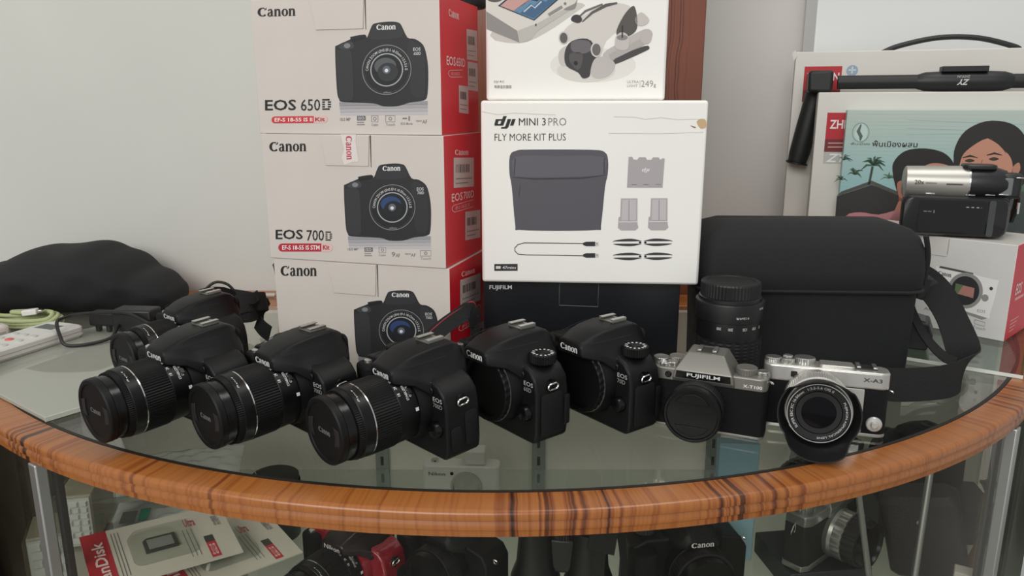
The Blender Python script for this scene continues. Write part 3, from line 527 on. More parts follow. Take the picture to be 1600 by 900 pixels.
# front artwork: 300 wide x 187 tall sheet
A = face_front(MW, MH, [(0, 0), (300, 0), (300, 187), (0, 187)])
def mbp(px, py): return px, py
A.poly(sm([(160, 96), (166, 66), (172, 60), (268, 70), (276, 76), (270, 138), (262, 146), (168, 128), (160, 120)], 3), K('#e2e1de'), 1); A.poly([(162, 122), (262, 142), (268, 146), (258, 152), (160, 132)], K('#8d8b8a'), 0)
A.poly([(172, 58), (200, 60), (232, 63), (232, 67), (170, 62)], K('#4d4c4b'), 2)
A.text('@canon', 170, 68, 194, 76, K('#3c3a3a'), 3, skew=2)
A.poly(ell(222, 100, 31, 36), K('#c2c1be'), 2); A.ring(222, 100, 24, 31, K('#8c8b89'), 3, asp=1.15); A.poly(ell(222, 100, 25, 29), K('#26272a'), 4); A.poly([(204, 88), (238, 92), (238, 112), (204, 108)], K('#5d6f4e'), 5); A.poly([(218, 90), (238, 92), (238, 112), (210, 108)], K('#a9776f'), 6)
A.poly(ell(258, 108, 6, 7), K('#8d8b89'), 3); A.poly(ell(266, 88, 3, 3.5, 12), K('#333333'), 3); A.text('EOS', 248, 132, 262, 138, K('#8d8b89'), 3)
A.poly(sm([(70, 96), (90, 88), (128, 92), (132, 112), (100, 118), (70, 110)], 3), K('#3b3a3a'), 1); A.poly(sm([(66, 100), (76, 94), (80, 112), (68, 114)], 3), K('#6a6967'), 2)
A.rect(208, 152, 225, 160, K('#55514f'), 1); A.text('18.0 MP', 208, 163, 224, 167, K('#7e7b79'), 1); A.rect(208, 171, 222, 173, K('#7e7b79'), 1)
A.line([(246, 154), (264, 156), (264, 164), (246, 162), (246, 154)], 1.2, K('#8b8886'), 1); A.text('Touch', 244, 166, 266, 172, K('#8b8886'), 1); A.text('AF', 152, 146, 166, 152, K('#77736f'), 1)
A.line([(182, 2), (182, 34)], 1, K('#8b8886'), 2)
obj('front_print', A, mb, smooth=0)
obj('tuck_flap', B(M('#cbc8c4', .5)).prism([(.075, MH - .0006), (.130, MH - .0006), (.130, MH - .027), (.075, MH - .027)], -.0012, -.0001), mb, bevel=.0004)
S = face_right(MW, MD, MH, [(0, 0), (130, 0), (130, 134), (0, 134)]); S.text('EOS', 20, 56, 52, 72, K('#f0dcdc'), 2, .025, .2); S.rect(24, 76, 70, 80, K('#e9a9ab'), 1)
obj('side_print', S, mb, smooth=0); S = face_right(MW, MD, MH, [(0, 0), (130, 0), (130, 134), (0, 134)])
for i in range(4): S.line([(18, 108 + i * 5), (60 - i * 6, 108 + i * 5)], 1.5, K('#e9a9ab'), 1)
obj('small_print', S, mb, smooth=0)
# ------------------------------------------------------------------ cameras (local units: millimetres, lens towards -y)
SC = Matrix.Scale(.001, 4)
def mm(m, k=1.0):
    b = B(m); b.X = Matrix.Scale(.001 * k, 4); return b
BLK = M('#0e0f10', .46, bump=.12, bscale=1800, spec=.28); BLK2 = M('#121314', .55, bump=.25, bscale=1500, spec=.28); RUB = M('#0b0c0d', .7, bump=.4, bscale=900, spec=.25)
GLOSS = M('#0a0b0c', .22, spec=.35); SATIN = M('#0d0e0f', .36, spec=.28); SILVER = M('#c4c4c0', .28, .9); CHROME = M('#d9d9d6', .15, 1.0); LETTER = M('#dcdcda', .5); GREYLET = M('#9c9d9c', .5)
def cyl_text(b, s, r, a0, a1, d0, d1, o, m, bold=0.01):    # lettering wrapped on a barrel: reads along increasing angle, up = towards the front
    V, F = glyphs(s, bold); b.use(m)
    return b.add([(o[0] + (r + .12) * cos(R(a0 + (a1 - a0) * x)), o[1] - (d0 + (d1 - d0) * y), o[2] + (r + .12) * sin(R(a0 + (a1 - a0) * x))) for x, y in V], F)
def zoom_lens(t, o, k=1.0, cap=True, roll=0):
    rb = mm(SATIN, k).lathe([(0, 31), (.6, 33), (9, 33.4), (19, 33.7), (20, 33)], 56, '-y', o)
    ln = obj('lens', rb, t)
    obj('zoom_ring', mm(M('#0c0c0d', .5, spec=.25), k).lathe([(20, 33.2), (20.5, 34.4), (46.5, 34.4), (47, 33.6)], 168, '-y', o, (1, 2, .55, 1)), ln, smooth=25)
    obj('silver_band', mm(CHROME, k).lathe([(47, 34.25), (48.1, 34.25)], 56, '-y', o), ln)
    obj('front_barrel', mm(SATIN, k).lathe([(48.1, 34.1), (58, 33.7), (58.6, 33)], 56, '-y', o), ln)
    obj('focus_ring', mm(M('#0c0c0d', .5, spec=.25), k).lathe([(58.6, 32.9), (64, 32.4)], 200, '-y', o, (0, 1, .5, 1)), ln, smooth=25)
    obj('front_tube', mm(GLOSS, k).lathe([(64, 30.4), (70, 30.2), (70.5, 31.2), (73.5, 31.2)], 56, '-y', o), ln)
    if cap:
        obj('lens_cap', mm(M('#0e0e0f', .5, spec=.25), k).lathe([(73.5, 30.6), (74, 31.4), (79.4, 31.3), (80.6, 30), (80.6, 26.4), (79.4, 25.8), (79.4, 5)], 56, '-y', o), ln)
        for sx in (-1, 1):
            obj('cap_grip', mm(M('#1b1b1c', .55), k).prism([(o[0] + sx * x, o[2] + z) for x, z in ((17, -9), (25, -7), (25.6, 0), (25, 7), (17, 9), (19, 0))], o[1] - 80.4, o[1] - 79.2), ln, bevel=.0004)
        b = mm(GREYLET, k); place_text(b, '@canon', (o[0] - 9.5, o[1] - 79.5, o[2] - 2.5), (19, 0, 0), (0, 0, 5), M('#6f706f', .5), off=.1); obj('cap_lettering', b, ln, smooth=0)
    b = mm(LETTER, k)
    cyl_text(b, '@canon', 33.7, 50, 78, 50.5, 56, o, LETTER)
    for s_, a in (('55', 78), ('35', 64), ('24', 50), ('18', 38)): cyl_text(b, s_, 33.7, a, a + 5, 15.5, 18.5, o, LETTER)
    cyl_text(b, 'STABILIZER', 33.6, 28, 54, 8.5, 11, o, LETTER); cyl_text(b, 'ON  OFF', 33.6, 32, 50, 5, 7.4, o, LETTER); cyl_text(b, 'AF   MF', 33.6, 60, 78, 7, 9.6, o, LETTER)
    obj('barrel_lettering', b, ln, smooth=0)
    for a in (41, 69):
        b = mm(GLOSS, k); b.X = b.X @ Matrix.Translation((o[0], o[1] - 8 if a > 60 else o[1] - 3, o[2])) @ Matrix.Rotation(R(90 - a), 4, 'Y'); b.box(-3.4, 3.4, -4, 0, 33, 34.6); obj('slide_switch', b, ln, bevel=.0005)
    b = mm(LETTER, k); b.X = b.X @ Matrix.Translation((o[0], o[1] - 2.5, o[2])) @ Matrix.Rotation(R(80), 4, 'Y'); b.box(-1.6, 1.6, -1.6, 1.6, 33, 33.6); obj('mount_index', b, ln)
    return ln
def hump_ring(y, zb, zt, wb, wt, cx=10):
    h = zt - zb
    return [(cx + x, y, z) for x, z in ((-wb, zb), (wb, zb), (wb, zb + .3 * h), (wt + 3.2, zt - .22 * h), (wt, zt - 1), (wt - 3, zt), (-wt + 3, zt), (-wt, zt - 1), (-wt - 3.2, zt - .22 * h), (-wb, zb + .3 * h))]
def dslr(label, loc, deg, model, lens=True, k=1.0, group='reflex cameras in a row on the counter', dial=False, tilt=0.0, mat=None, brand='@canon', hump=None, name='reflex_camera', cap=True):
    body = mat or BLK
    t = thing(name, label, 'camera', loc, 0, group, rot=(R(tilt), 0, R(deg)))
    sh = mm(body, k); sh.prism([(-65, 3), (-60, 0), (60, 0), (65, 4), (66.5, 14), (66.5, 50), (64, 63), (56, 72), (44, 76.5), (-40, 77), (-58, 76), (-65, 68)], -18, 22)
    shell = obj('body', sh, t, bevel=.005 * k, seg=3)
    obj('mount_collar', mm(body, k).lathe([(14, 37), (22, 36.4), (27, 35), (30, 34.5)], 48, '-y', (10, 0, 46)), t)
    gp = mm(RUB, k); gp.prismz(rrect(-66, -38, -30, -8, 9), 3, 70); obj('grip', gp, t, bevel=.004 * k, seg=3)
    hp = mm(hump or body, k).loft([hump_ring(*q) for q in ((-47.5, 77.5, 86, 16, 12.5), (-46, 75, 89, 18.5, 14), (-30, 71, 95.5, 28, 17.5), (-19, 62, 98, 37, 19), (0, 60, 100, 39.5, 20), (20, 60, 100, 38, 20), (28, 62, 97, 33, 18), (34, 66, 93, 26, 16))])
    h = obj('viewfinder_hump', hp, t, bevel=.0014 * k, seg=2, smooth=40)
    b = mm(LETTER, k); place_text(b, brand, (-2.5, -47.6, 78.6), (25, 0, 0), (0, 0, 6.2), LETTER, off=.15, bold=.01 if brand != '@canon' else 0); obj('brand_lettering', b, t, smooth=0)
    obj('flash_seam', mm(M('#0a0a0b', .6), k).tube([(-13, -40, 89.6), (-17, -26, 92), (-20.5, -8, 93.6), (-21.5, 4, 94)], .35, 5), h)
    obj('flash_seam', mm(M('#0a0a0b', .6), k).tube([(32.5, -40, 89.3), (38, -26, 91.2), (41, -8, 92.4), (42.3, 4, 93)], .35, 5), h)
    hs = obj('hot_shoe', mm(M('#8d8b80', .35, .8), k).box(0, 20, 1, 20, 99.6, 101), t, bevel=.0003)
    for x0, x1, lx0, lx1 in ((0, 1.4, 0, 5), (18.6, 20, 15, 20)):
        rr = mm(SILVER, k).box(x0, x1, 1, 20, 101, 103); rr.box(lx0, lx1, 1, 20, 102.6, 103.6); obj('shoe_rail', rr, hs, bevel=.0002)
    ec = mm(RUB, k).loft([[(x, y, z) for x, z in rrect(-12 + q, 32 - q, 67 + q, 91 - q, 6)] for y, q in ((33, 1), (34, 0), (36.5, 0), (37.5, 2))]); obj('eyecup', ec, t, bevel=.001)
    obj('rear_screen', mm(M('#101113', .4), k).prism(rrect(-42, 18, 6, 58, 4), 22, 27), t, bevel=.002)
    # front controls
    obj('flash_button', mm(SATIN, k).lathe([(17, 4), (19.2, 4), (19.8, 3.2)], 20, '-y', (45.5, 0, 66)), t)
    b = mm(LETTER, k); b.add([(45 + x, -18.15, 72.3 + z) for x, z in ((-.6, 2), (1.4, 2), (.4, .4), (1.5, .4), (-1, -2.4), (-.2, -.3), (-1.3, -.3))], [(0, 1, 2, 3, 4, 5, 6)]); obj('flash_mark', b, t, smooth=0)
    b = mm(GREYLET, k)
    if model:
        place_text(b, model[0], (47.6, -18.05, 56.6), (13, 0, 0), (0, 0, 4.2), M('#b9bab9', .5), .004); place_text(b, model[1], (47.6, -18.05, 50.8), (13 if len(model[1]) > 3 else 10.6, 0, 0), (0, 0, 4.2), M('#8f908f', .5), .004)
        obj('model_lettering', b, t, smooth=0)
    obj('lens_release', mm(GLOSS, k).lathe([(16, 8.2), (21, 8), (24, 6.8), (25, 4.8)], 28, '-y', (52.5, 0, 30)), t)
    # shoulder lug
    lr = obj('strap_lug_plate', mm(GLOSS, k).lathe([(62.4, 6.8), (66.9, 6.4)], 24, 'x', (0, 1, 56)), t)
    b = mm(CHROME, k); b.tube([(67.6, y, z) for y, z in ((-5, 55), (-3.5, 58), (1, 58.6), (5.5, 58.6), (7.4, 56), (5.5, 53.4), (1, 53.2), (-3.5, 53), (-5, 55))], .85, 6, 4); obj('strap_lug', b, t)
    # side doors
    if dial:
        obj('port_door', mm(BLK2, k).loft([[(x, y, z) for y, z in rrect(-13 + q, 14 - q, 8 + q, 50 - q, 4)] for x, q in ((65.5, 0), (67.6, 0), (68.2, .8))]), t)
        obj('port_door', mm(BLK2, k).loft([[(x, y, z) for y, z in rrect(16 + q, 23 - q, 14 + q, 44 - q, 2)] for x, q in ((65.5, 0), (67.2, 0), (67.6, .6))]), t)
        dl = mm(M('#0f1011', .5, spec=.25), k).lathe([(0, 12), (1, 13), (8.5, 13), (9.4, 12.2), (9.4, 6), (10.2, 5.6), (10.2, 1)], 72, 'z', (50, 3, 75), (1, 2, .7, 1)); d_ = obj('mode_dial', dl, t, smooth=25)
        b = mm(LETTER, k)
        for i in range(14):
            a = 2 * pi * i / 14; c, s_ = cos(a), sin(a); q = Vector((50 + 9.2 * c, 3 + 9.2 * s_, 84.55)); u = Vector((-s_, c, 0)); w = Vector((c, s_, 0)); b.add([tuple(q + u * x + w * y) for x, y in ((-.9, -1.4), (.9, -1.4), (.9, 1.4), (-.9, 1.4))], [(0, 1, 2, 3)])
        obj('dial_marks', b, d_, smooth=0)
    else:
        obj('port_door', mm(BLK2, k).loft([[(x, y, z) for y, z in rrect(-14 + q, -1 - q, 9 + q, 33 - q, 4)] for x, q in ((65.5, 0), (67.4, 0), (68, .8))]), t)
        obj('port_door', mm(BLK2, k).loft([[(x, y, z) for y, z in rrect(3 + q, 18 - q, 11 + q, 45 - q, 4)] for x, q in ((65.5, 0), (67.4, 0), (68, .8))]), t)
        dl = mm(M('#0f1011', .5, spec=.25), k).lathe([(0, 9), (1, 9.8), (7, 9.8), (8, 9)], 48, 'z', (-44, 8, 75), (1, 2, .6, 1)); obj('mode_dial', dl, t, smooth=25)
    obj('shutter_button', mm(SILVER, k).lathe([(0, 5), (3.5, 4.6), (4.2, 3)], 20, 'z', (-53, -19, 69)), t)
    if lens: zoom_lens(t, (10, -30, 46), k, cap)
    else:
        cp = mm(M('#0a0a0b', .5, spec=.25), k).lathe([(30, 32.2), (30.6, 33.2), (35, 33.2), (36, 32), (36, 28.5), (33.5, 28), (33.5, 4)], 120, '-y', (10, 0, 46), (1, 2, .9, 2)); cpo = obj('body_cap', cp, t, smooth=25)
        obj('mount_flange', mm(M('#9a9b99', .3, .8), k).lathe([(29.6, 33.9), (30.2, 33.9)], 56, '-y', (10, 0, 46)), t)
    return t
TL = 2.0
dslr('leftmost black reflex camera with capped zoom lens in front row', (-.3285, .7632, .0012), -37, ('EOS', '650D'), tilt=TL)
dslr('second black reflex camera with capped lens from left, front row', (-.2130, .7445, .0012), -42, ('EOS', '700D'), tilt=TL)
dslr('black reflex camera with capped lens beside the two lensless bodies', (-.091, .708, .0012), -46, ('EOS', '700D'), tilt=TL)
dslr('lensless black reflex camera body nearer the lens-fitted cameras', (-.005, .749, 0), -51, ('EOS', '60D'), False, 1.03, dial=True)
dslr('lensless black reflex camera body beside the grey retro camera', (.0900, .7722, 0), -53, ('EOS', '70D'), False, 1.03, dial=True)
dslr('black reflex camera half hidden behind the leftmost front camera', (-.376, .902, .006), -38, ('EOS', '1100D'), True, .94, tilt=TL)

# ---- silver retro mirrorless camera with a flat lens cap
def xt(label, loc, deg):
    t = thing('mirrorless_camera', label, 'camera', loc, R(deg), 'mirrorless cameras on the counter')
    TOP = M('#82807a', .38, .5); LEA = M('#0d0e0f', .6, bump=.6, bscale=1400, spec=.25)
    out = [(x, y) for x, y in rrect(-60.5, 60.5, -15, 16, 7, 5)]
    obj('body', mm(LEA).prismz(out, 3, 52), t); obj('base_plate', mm(TOP).prismz(out, 0, 3), t, bevel=.0006)
    tp = mm(TOP).prismz([(x * 1.004, y * 1.01) for x, y in out], 52, 66); obj('top_plate', tp, t, bevel=.0015, seg=3)
    hz = [(-29, -17, 66), (29, -17, 66)]
    rg = lambda z, w, y0, y1: [(-w - 3, y0, z), (w - 3, y0, z), (w - 3, y1, z), (-w - 3, y1, z)]
    obj('viewfinder_hump', mm(TOP).loft([rg(53, 32, -16.5, 22), rg(58, 31.5, -21, 24), rg(67, 29.5, -21.5, 24), rg(83, 19.5, -11, 21), rg(84.3, 18, -9.5, 20)]), t, bevel=.0008, smooth=25)
    hs = obj('hot_shoe', mm(M('#55544f', .4, .6)).box(-13, 7, -6, 12, 84, 85.2), t)
    for x0, x1 in ((-13, -8.6), (2.6, 7)): obj('shoe_rail', mm(SILVER).box(x0, x1, -6, 12, 85.2, 87.4), hs, bevel=.0004)
    b = mm(GLOSS).add([(-31.5, -21.8, 59), (25.5, -21.8, 59), (24.5, -21.8, 66.5), (-30.5, -21.8, 66.5)], [(0, 1, 2, 3)]); pl = obj('name_plate', b, t, smooth=0)
    b = mm(LETTER); place_text(b, 'FUJIFILM', (-19.5, -22, 60.2), (34, 0, 0), (0, 0, 5.0), LETTER, .02, off=.1); obj('brand_lettering', b, t, smooth=0)
    b = mm(LETTER); place_text(b, 'X-T100', (37, -15.4, 55.4), (19, 0, 0), (0, 0, 3.4), M('#efefec', .5), .012, off=.1); obj('model_lettering', b, t, smooth=0)
    for x, y, r, h in ((-52, 2, 8.5, 6), (-38, -6, 6, 5), (-35, 6, 9, 8), (38, 0, 10.5, 7), (54, 2, 6, 4), (-46, -9, 5, 4)):
        obj('top_dial', mm(SILVER if r < 9 else TOP).lathe([(0, r), (.6, r + .3), (h - .8, r + .3), (h, r - .4), (h - .3, r * .5), (h - .3, 1)], 60, 'z', (x, y, 66), (1, 2, .4, 1)), t, smooth=25)
    obj('focus_lamp', mm(GLOSS).lathe([(0, 3.4), (17, 3.4), (17.6, 2.6)], 20, '-y', (-40, 0, 59)), t)
    obj('flash_hinge', mm(TOP).box(-29, -20, 4, 16, 66, 76), t, bevel=.001)
    b = mm(CHROME); b.tube([(60.8, -3, 61), (64.5, -5.5, 60), (65.5, -3, 58.5), (64.5, 0, 59), (60.8, -1, 60)], .8, 6, 4); obj('strap_lug', b, t)
    o = (-7, -15, 30.4)
    ln = obj('lens', mm(M('#2a2a2b', .4)).lathe([(0, 27), (2, 27.6), (9, 27.6), (10, 27)], 56, '-y', o), t)
    obj('zoom_ring', mm(M('#151516', .5)).lathe([(10, 28), (10.4, 29), (21, 29), (21.6, 28.2)], 160, '-y', o, (1, 2, .5, 1)), ln, smooth=25)
    obj('front_ring', mm(SATIN).lathe([(21.6, 27.6), (27, 27.6), (27.4, 28.4), (29, 28.4)], 56, '-y', o), ln)
    cp = obj('lens_cap', mm(M('#0c0d0e', .35, spec=.25)).lathe([(29, 28), (29.4, 29.8), (35, 29.6), (36.4, 28), (36.4, 26), (35, 25.4), (35, 4)], 60, '-y', o), ln)
    for sz in (-1, 1):
        pts = [(o[0] + 19 * cos(R(a)), o[2] + sz * (4 + 19 * sin(R(a)))) for a in range(25, 156, 13)]
        obj('cap_grip', mm(M('#0f1011', .4, spec=.25)).prism(pts, o[1] - 36.2, o[1] - 34.8), ln, bevel=.0006)
    return t
xt('grey and black retro mirrorless camera with round lens cap', (.1990, .7340, 0), -24).scale = (.95, .95, .95)
# ---- silver rangefinder-style mirrorless with petal hood
def xa(label, loc, deg):
    t = thing('mirrorless_camera', label, 'camera', loc, R(deg), 'mirrorless cameras on the counter')
    TOP = M('#c3c2bd', .3, .7); LEA = M('#0e0f12', .6, bump=.6, bscale=1400, spec=.25)
    out = [(x, y) for x, y in rrect(-58.5, 58.5, -13, 17, 9, 5)]
    obj('body', mm(LEA).prismz(out, 3.5, 48), t); obj('base_plate', mm(TOP).prismz(out, 0, 3.5), t, bevel=.0006)
    obj('top_plate', mm(TOP).prismz([(x * 1.004, y * 1.01) for x, y in out], 48, 65), t, bevel=.002, seg=3)
    obj('front_panel', mm(TOP).prism([(-30, 4), (36, 4), (36, 48), (-24, 48)], -14.6, -12.4), t, bevel=.0008)
    b = mm(INK); place_text(b, 'X-A3', (34, -13.7, 55.5), (17, 0, 0), (0, 0, 3.8), M('#3a3a3a', .5), .012, off=.1); obj('model_lettering', b, t, smooth=0)
    for x, y, r, h in ((-50, 3, 8, 4), (-36, -4, 6, 5), (-36, 6, 4.6, 6), (-20, 4, 10, 6)):
        obj('top_dial', mm(SILVER).lathe([(0, r), (.6, r + .3), (h - .8, r + .3), (h, r - .4), (h - .3, r * .5), (h - .3, 1)], 60, 'z', (x, y, 65), (1, 2, .4, 1)), t, smooth=25)
    obj('pop_up_flash', mm(TOP).prismz(rrect(-6, 26, -8, 14, 3), 64, 67.4), t, bevel=.001)
    hs = obj('hot_shoe', mm(M('#3a3a38', .4, .6)).box(28, 47, -4, 14, 65, 66.4), t)
    for x0, x1 in ((28, 32), (43, 47)): obj('shoe_rail', mm(SILVER).box(x0, x1, -4, 14, 66.4, 68.2), hs, bevel=.0004)
    obj('focus_lamp', mm(GLOSS).prism(rrect(-33, -27, 53.5, 59.5, 1), -13.9, -12.8), t)
    obj('focus_switch', mm(M('#c9c9c5', .35, .6)).lathe([(12, 7.4), (15, 7.4), (16, 6.4), (16.4, 3.6), (19, 3.4), (19.6, 2.6)], 32, '-y', (47, 0, 14)), t)
    b = mm(CHROME); b.tube([(58.5, -3, 47), (62, -5, 46), (63, -3, 44), (62, 0, 45), (58.5, -1, 46)], .8, 6, 4); obj('strap_lug', b, t)
    o = (-8, -13, 34)
    ln = obj('lens', mm(M('#b9b8b3', .32, .7)).lathe([(0, 29), (4, 30.5), (14, 30.5), (15, 29.6)], 56, '-y', o), t)
    obj('zoom_ring', mm(M('#c9c8c3', .35, .6)).lathe([(15, 29.8), (15.4, 31), (34, 31), (34.6, 30)], 170, '-y', o, (1, 2, .5, 1)), ln, smooth=25)
    obj('front_barrel', mm(M('#b4b3ae', .3, .7)).lathe([(34.6, 29.6), (44, 29.6), (44, 28.9), (40, 28.7)], 56, '-y', o), ln)
    # inner face: name ring stepping down to the glass
    obj('name_ring', mm(M('#101112', .4)).lathe([(44, 28.6), (51, 28.6), (51, 28), (49.2, 27.4), (48.6, 21), (47, 20.6)], 56, '-y', o), ln)
    sb = mm(M('#cfcfcc', .3, .7)); sb.loft([[(o[0] + r * cos(2 * pi * i / 56), o[1] - d_, o[2] + r * sin(2 * pi * i / 56)) for i in range(56)] for d_, r in ((51.0, 28.6), (51.5, 28.5), (51.5, 27.8), (51.0, 27.7))], cap=False); obj('silver_band', sb, ln)
    obj('front_element', mm(M('#05060a', .12, spec=.2)).lathe([(46.5, 20.5), (47.2, 16), (48, 10), (48.4, 4), (48.5, .2)], 40, '-y', o), ln)
    ir = mm(M('#1c1d1f', .3)); ir.loft([[(o[0] + r * cos(2 * pi * i / 48), o[1] - d_, o[2] + r * sin(2 * pi * i / 48)) for i in range(48)] for d_, r in ((47.2, 20.6), (48.8, 20.2), (48.6, 15.5), (47.2, 15))], cap=False); obj('inner_ring', ir, ln)
    b = mm(LETTER)
    def circ(s, a0, a1, r=24.2, h=2.5):
        V, F = glyphs(s, .01); b.use(M('#c4c4c2', .5)); b.add([(o[0] + (r + h * (y - .5)) * cos(R(a0 + (a1 - a0) * x)), o[1] - 49.15, o[2] + (r + h * (y - .5)) * sin(R(a0 + (a1 - a0) * x))) for x, y in V], F)
    circ('SUPER EBC XC 16-50mm', 222, 128); circ('1:3.5-5.6 OIS II', 118, 62); circ('FUJINON ASPHERICAL LENS', 30, -90)
    obj('ring_lettering', b, ln, smooth=0)
    # petal hood: long petals above and below, short at the sides
    n = 96; rings = []
    for r0, r1, base in ((31.4, 31.4, 1), (35.5, 37.5, 0), (34.3, 36.2, 0), (30.2, 30.2, 1)):
        ring = []
        for i in range(n):
            a = 2 * pi * i / n; p = abs(sin(a)) ; q = 1 / (1 + math.exp(-(p - .72) * 26)); dd = 44 if base else 55 + 23 * q
            ring.append((o[0] + (r0 if base else r1 - .3 + .06 * (dd - 55)) * cos(a), o[1] - dd, o[2] + (r0 if base else r1 - .3 + .06 * (dd - 55)) * sin(a)))
        rings.append(ring)
    hd = mm(M('#101112', .45)); hd.loft(rings + [rings[0]], cap=False); obj('petal_hood', hd, ln, smooth=40)
    return t
xa('silver mirrorless camera with black petal lens hood', (.314, .7285, .0012), -18).rotation_euler = (R(-3.9), 0, R(-18))

# ---- telephoto lens standing on its front
def tele(label, loc):
    t = thing('telephoto_lens', label, 'lens', loc)
    obj('barrel', mm(M('#0e0f10', .4)).lathe([(0, 33), (1, 34), (10, 34.4), (40, 34.6), (74, 34.4), (92, 34), (104, 33.4), (110, 33), (111, 31)], 64, 'z'), t)
    zr = mm(M('#0b0c0d', .65)); n = 96; rings = []
    for k in range(27):
        z = 26 + k * 1.7; rings.append([((35.6 - (.8 if (i // 2) % 2 or k % 2 else 0)) * cos(2 * pi * i / n), (35.6 - (.8 if (i // 2) % 2 or k % 2 else 0)) * sin(2 * pi * i / n), z) for i in range(n)])
    zr.loft(rings); obj('rubber_zoom_ring', zr, t, smooth=20)
    obj('distance_ring', mm(M('#111213', .45)).lathe([(88, 34.4), (88.5, 35.4), (105, 36.6), (106.5, 36), (107, 34)], 64, 'z'), t)
    obj('rear_cap', mm(M('#131415', .5)).lathe([(110, 30), (110.5, 31.6), (123, 31.6), (124.6, 30.4), (124.6, 25), (123.8, 24.4), (123.8, 2)], 108, 'z', ribs=(1, 2, .9, 1)), t, smooth=25)
    b = mm(LETTER)
    def ring(s, a0, w, z, h, r, up=-1):
        V, F = glyphs(s, .01); b.use(M('#c9cac8', .5)); b.add([((r + .2) * cos(R(a0 - w * x)), (r + .2) * sin(R(a0 - w * x)), z + up * h * y) for x, y in V], F)
    for s_, a in (('300', -118), ('200', -98), ('135', -73), ('100', -53), ('75', -38)): ring(s_, a, 8 if len(s_) > 2 else 5, 84.5, 2.8, 34.4)
    ring('8 1.5m/4.9ft', -72, 22, 95.6, 2.2, 35.7); ring('MACRO', -38, 12, 103, 2.0, 36.3)
    obj('scale_lettering', b, t, smooth=0)
    return t
tele('black telephoto lens standing upright behind the grey retro camera', (.236, .806, 0)).scale = (1, 1, 1.1)
# ------------------------------------------------------------------ soft goods and loose things on the counter
FAB = M('#191a1c', .85, bump=.35, bscale=700); FABN = M('#0f1114', .8, bump=.4, bscale=900)
# shoulder bag
bag = thing('shoulder_bag', 'large black shoulder bag with wide strap beside white box', 'bag', (.2175, .868, 0), R(-3))
BWd, BDp = .259, .118
def brings(b, zs, r, wob=0.0):
    out = []
    for z, q in zs:
        ring = []
        for (x, y) in rrect(-q, BWd + q, -q, BDp + q, max(r + q, .006), 7):
            w = wob * (sin(x * 47 + z * 60) + sin(y * 70 + z * 35)); ring.append((x, y - w, z + w * .5))
        out.append(ring)
    return b.loft(out)
obj('lower_body', brings(B(FABN), [(0, -.012), (.004, -.007), (.05, -.006), (.10, -.004), (.112, -.004)], .02, .0006), bag)
obj('lid', brings(B(FAB), [(.108, -.002), (.111, .003), (.135, .0035), (.158, .001), (.172, -.006), (.181, -.016), (.1865, -.030), (.1885, -.046)], .026, .0012), bag, smooth=60)
obj('lid_piping', B(FAB).tube([(x, y, .1115) for x, y in rrect(-.002, BWd + .002, -.002, BDp + .002, .024, 5)] + [(BWd + .002, BDp - .022, .1115)], .0022, 6, 1), bag)
obj('side_fold', B(FAB).tube([(BWd - .006, .008, .176), (BWd + .002, .014, .150), (BWd + .0035, .020, .116)], .003, 6), bag)
obj('strap_ring', B(M('#242628', .4)).tube([(BWd + .004, .056, .135), (BWd + .013, .05, .128), (BWd + .014, .058, .118), (BWd + .008, .066, .114), (BWd + .002, .062, .124), (BWd + .004, .056, .135)], .0022, 6), bag)
obj('buckle', B(M('#1b1c1e', .45)).box(-.006, .006, -.012, .012, -.014, .014), bag, (BWd + .017, .058, .106), (.1, .3, .2), bevel=.002)
STR = M('#0d0e0f', .8, bump=.5, bscale=600)
sp = B(STR); RZ = Matrix.Rotation(R(3), 3, 'Z')
L_ = lambda x, y, z: tuple(RZ @ Vector((x - .2125, y - .868, z)))
sp.strap([(L_(.487, .934, .112), (.4, .2, .9)), (L_(.504, .93, .110), (.5, .2, .8)), (L_(.520, .918, .094), (.8, .1, .55)), (L_(.531, .902, .068), (.95, .1, .25)), (L_(.534, .880, .042), (.85, 0, .5)), (L_(.524, .852, .026), (.5, .1, .85)), (L_(.502, .824, .0215), (.1, .25, .97)), (L_(.470, .806, .0205), (0, .3, 1)), (L_(.42, .800, .020), (0, .3, 1)), (L_(.395, .812, .020), (0, .2, 1))], .037, .002, 8)
obj('strap', sp, bag, smooth=60)
sp = B(STR); sp.strap([(L_(.488, .93, .098), (1, .3, 0)), (L_(.492, .926, .075), (1, .3, 0)), (L_(.502, .905, .045), (.9, .3, .2)), (L_(.512, .878, .028), (.7, .4, .5)), (L_(.522, .866, .024), (.5, .4, .7))], .012, .002, 8); obj('strap_tail', sp, bag, smooth=60)
obj('strap_slider', B(M('#2a2c2e', .4)).box(-.016, .016, -.003, .003, -.007, .007), bag, L_(.518, .926, .102), (0, R(35), 0), bevel=.0015)
# slumped cloth bag at left
lb = B(FAB); rings = []
prof = [(-.862, .025, .05), (-.852, .056, .085), (-.835, .070, .095), (-.81, .080, .102), (-.77, .092, .104), (-.72, .104, .10), (-.66, .105, .098), (-.63, .094, .092), (-.61, .078, .085), (-.595, .064, .075), (-.57, .052, .062), (-.55, .036, .045), (-.54, .015, .022)]
P = catmull([Vector(p) for p in prof], 4)
for p in P:
    x, h, d_ = p; ring = []
    for i in range(36):
        a = 2 * pi * i / 36; c, s_ = cos(a), sin(a); z = max(0, h * .5 + h * .5 * math.copysign(abs(s_) ** .75, s_)); y = d_ * math.copysign(abs(c) ** .8, c) - (z - h * .5) * .15
        f = .006 * (abs(sin(x * 24 + z * 42 + y * 9)) - .6) * min(1, z / .05) + .004 * (abs(sin(x * 41 - z * 60)) - .6) * min(1, z / .05); ring.append((x + .01 * sin(z * 40), 1.210 + y + f, z + f * .8))
    rings.append(ring)
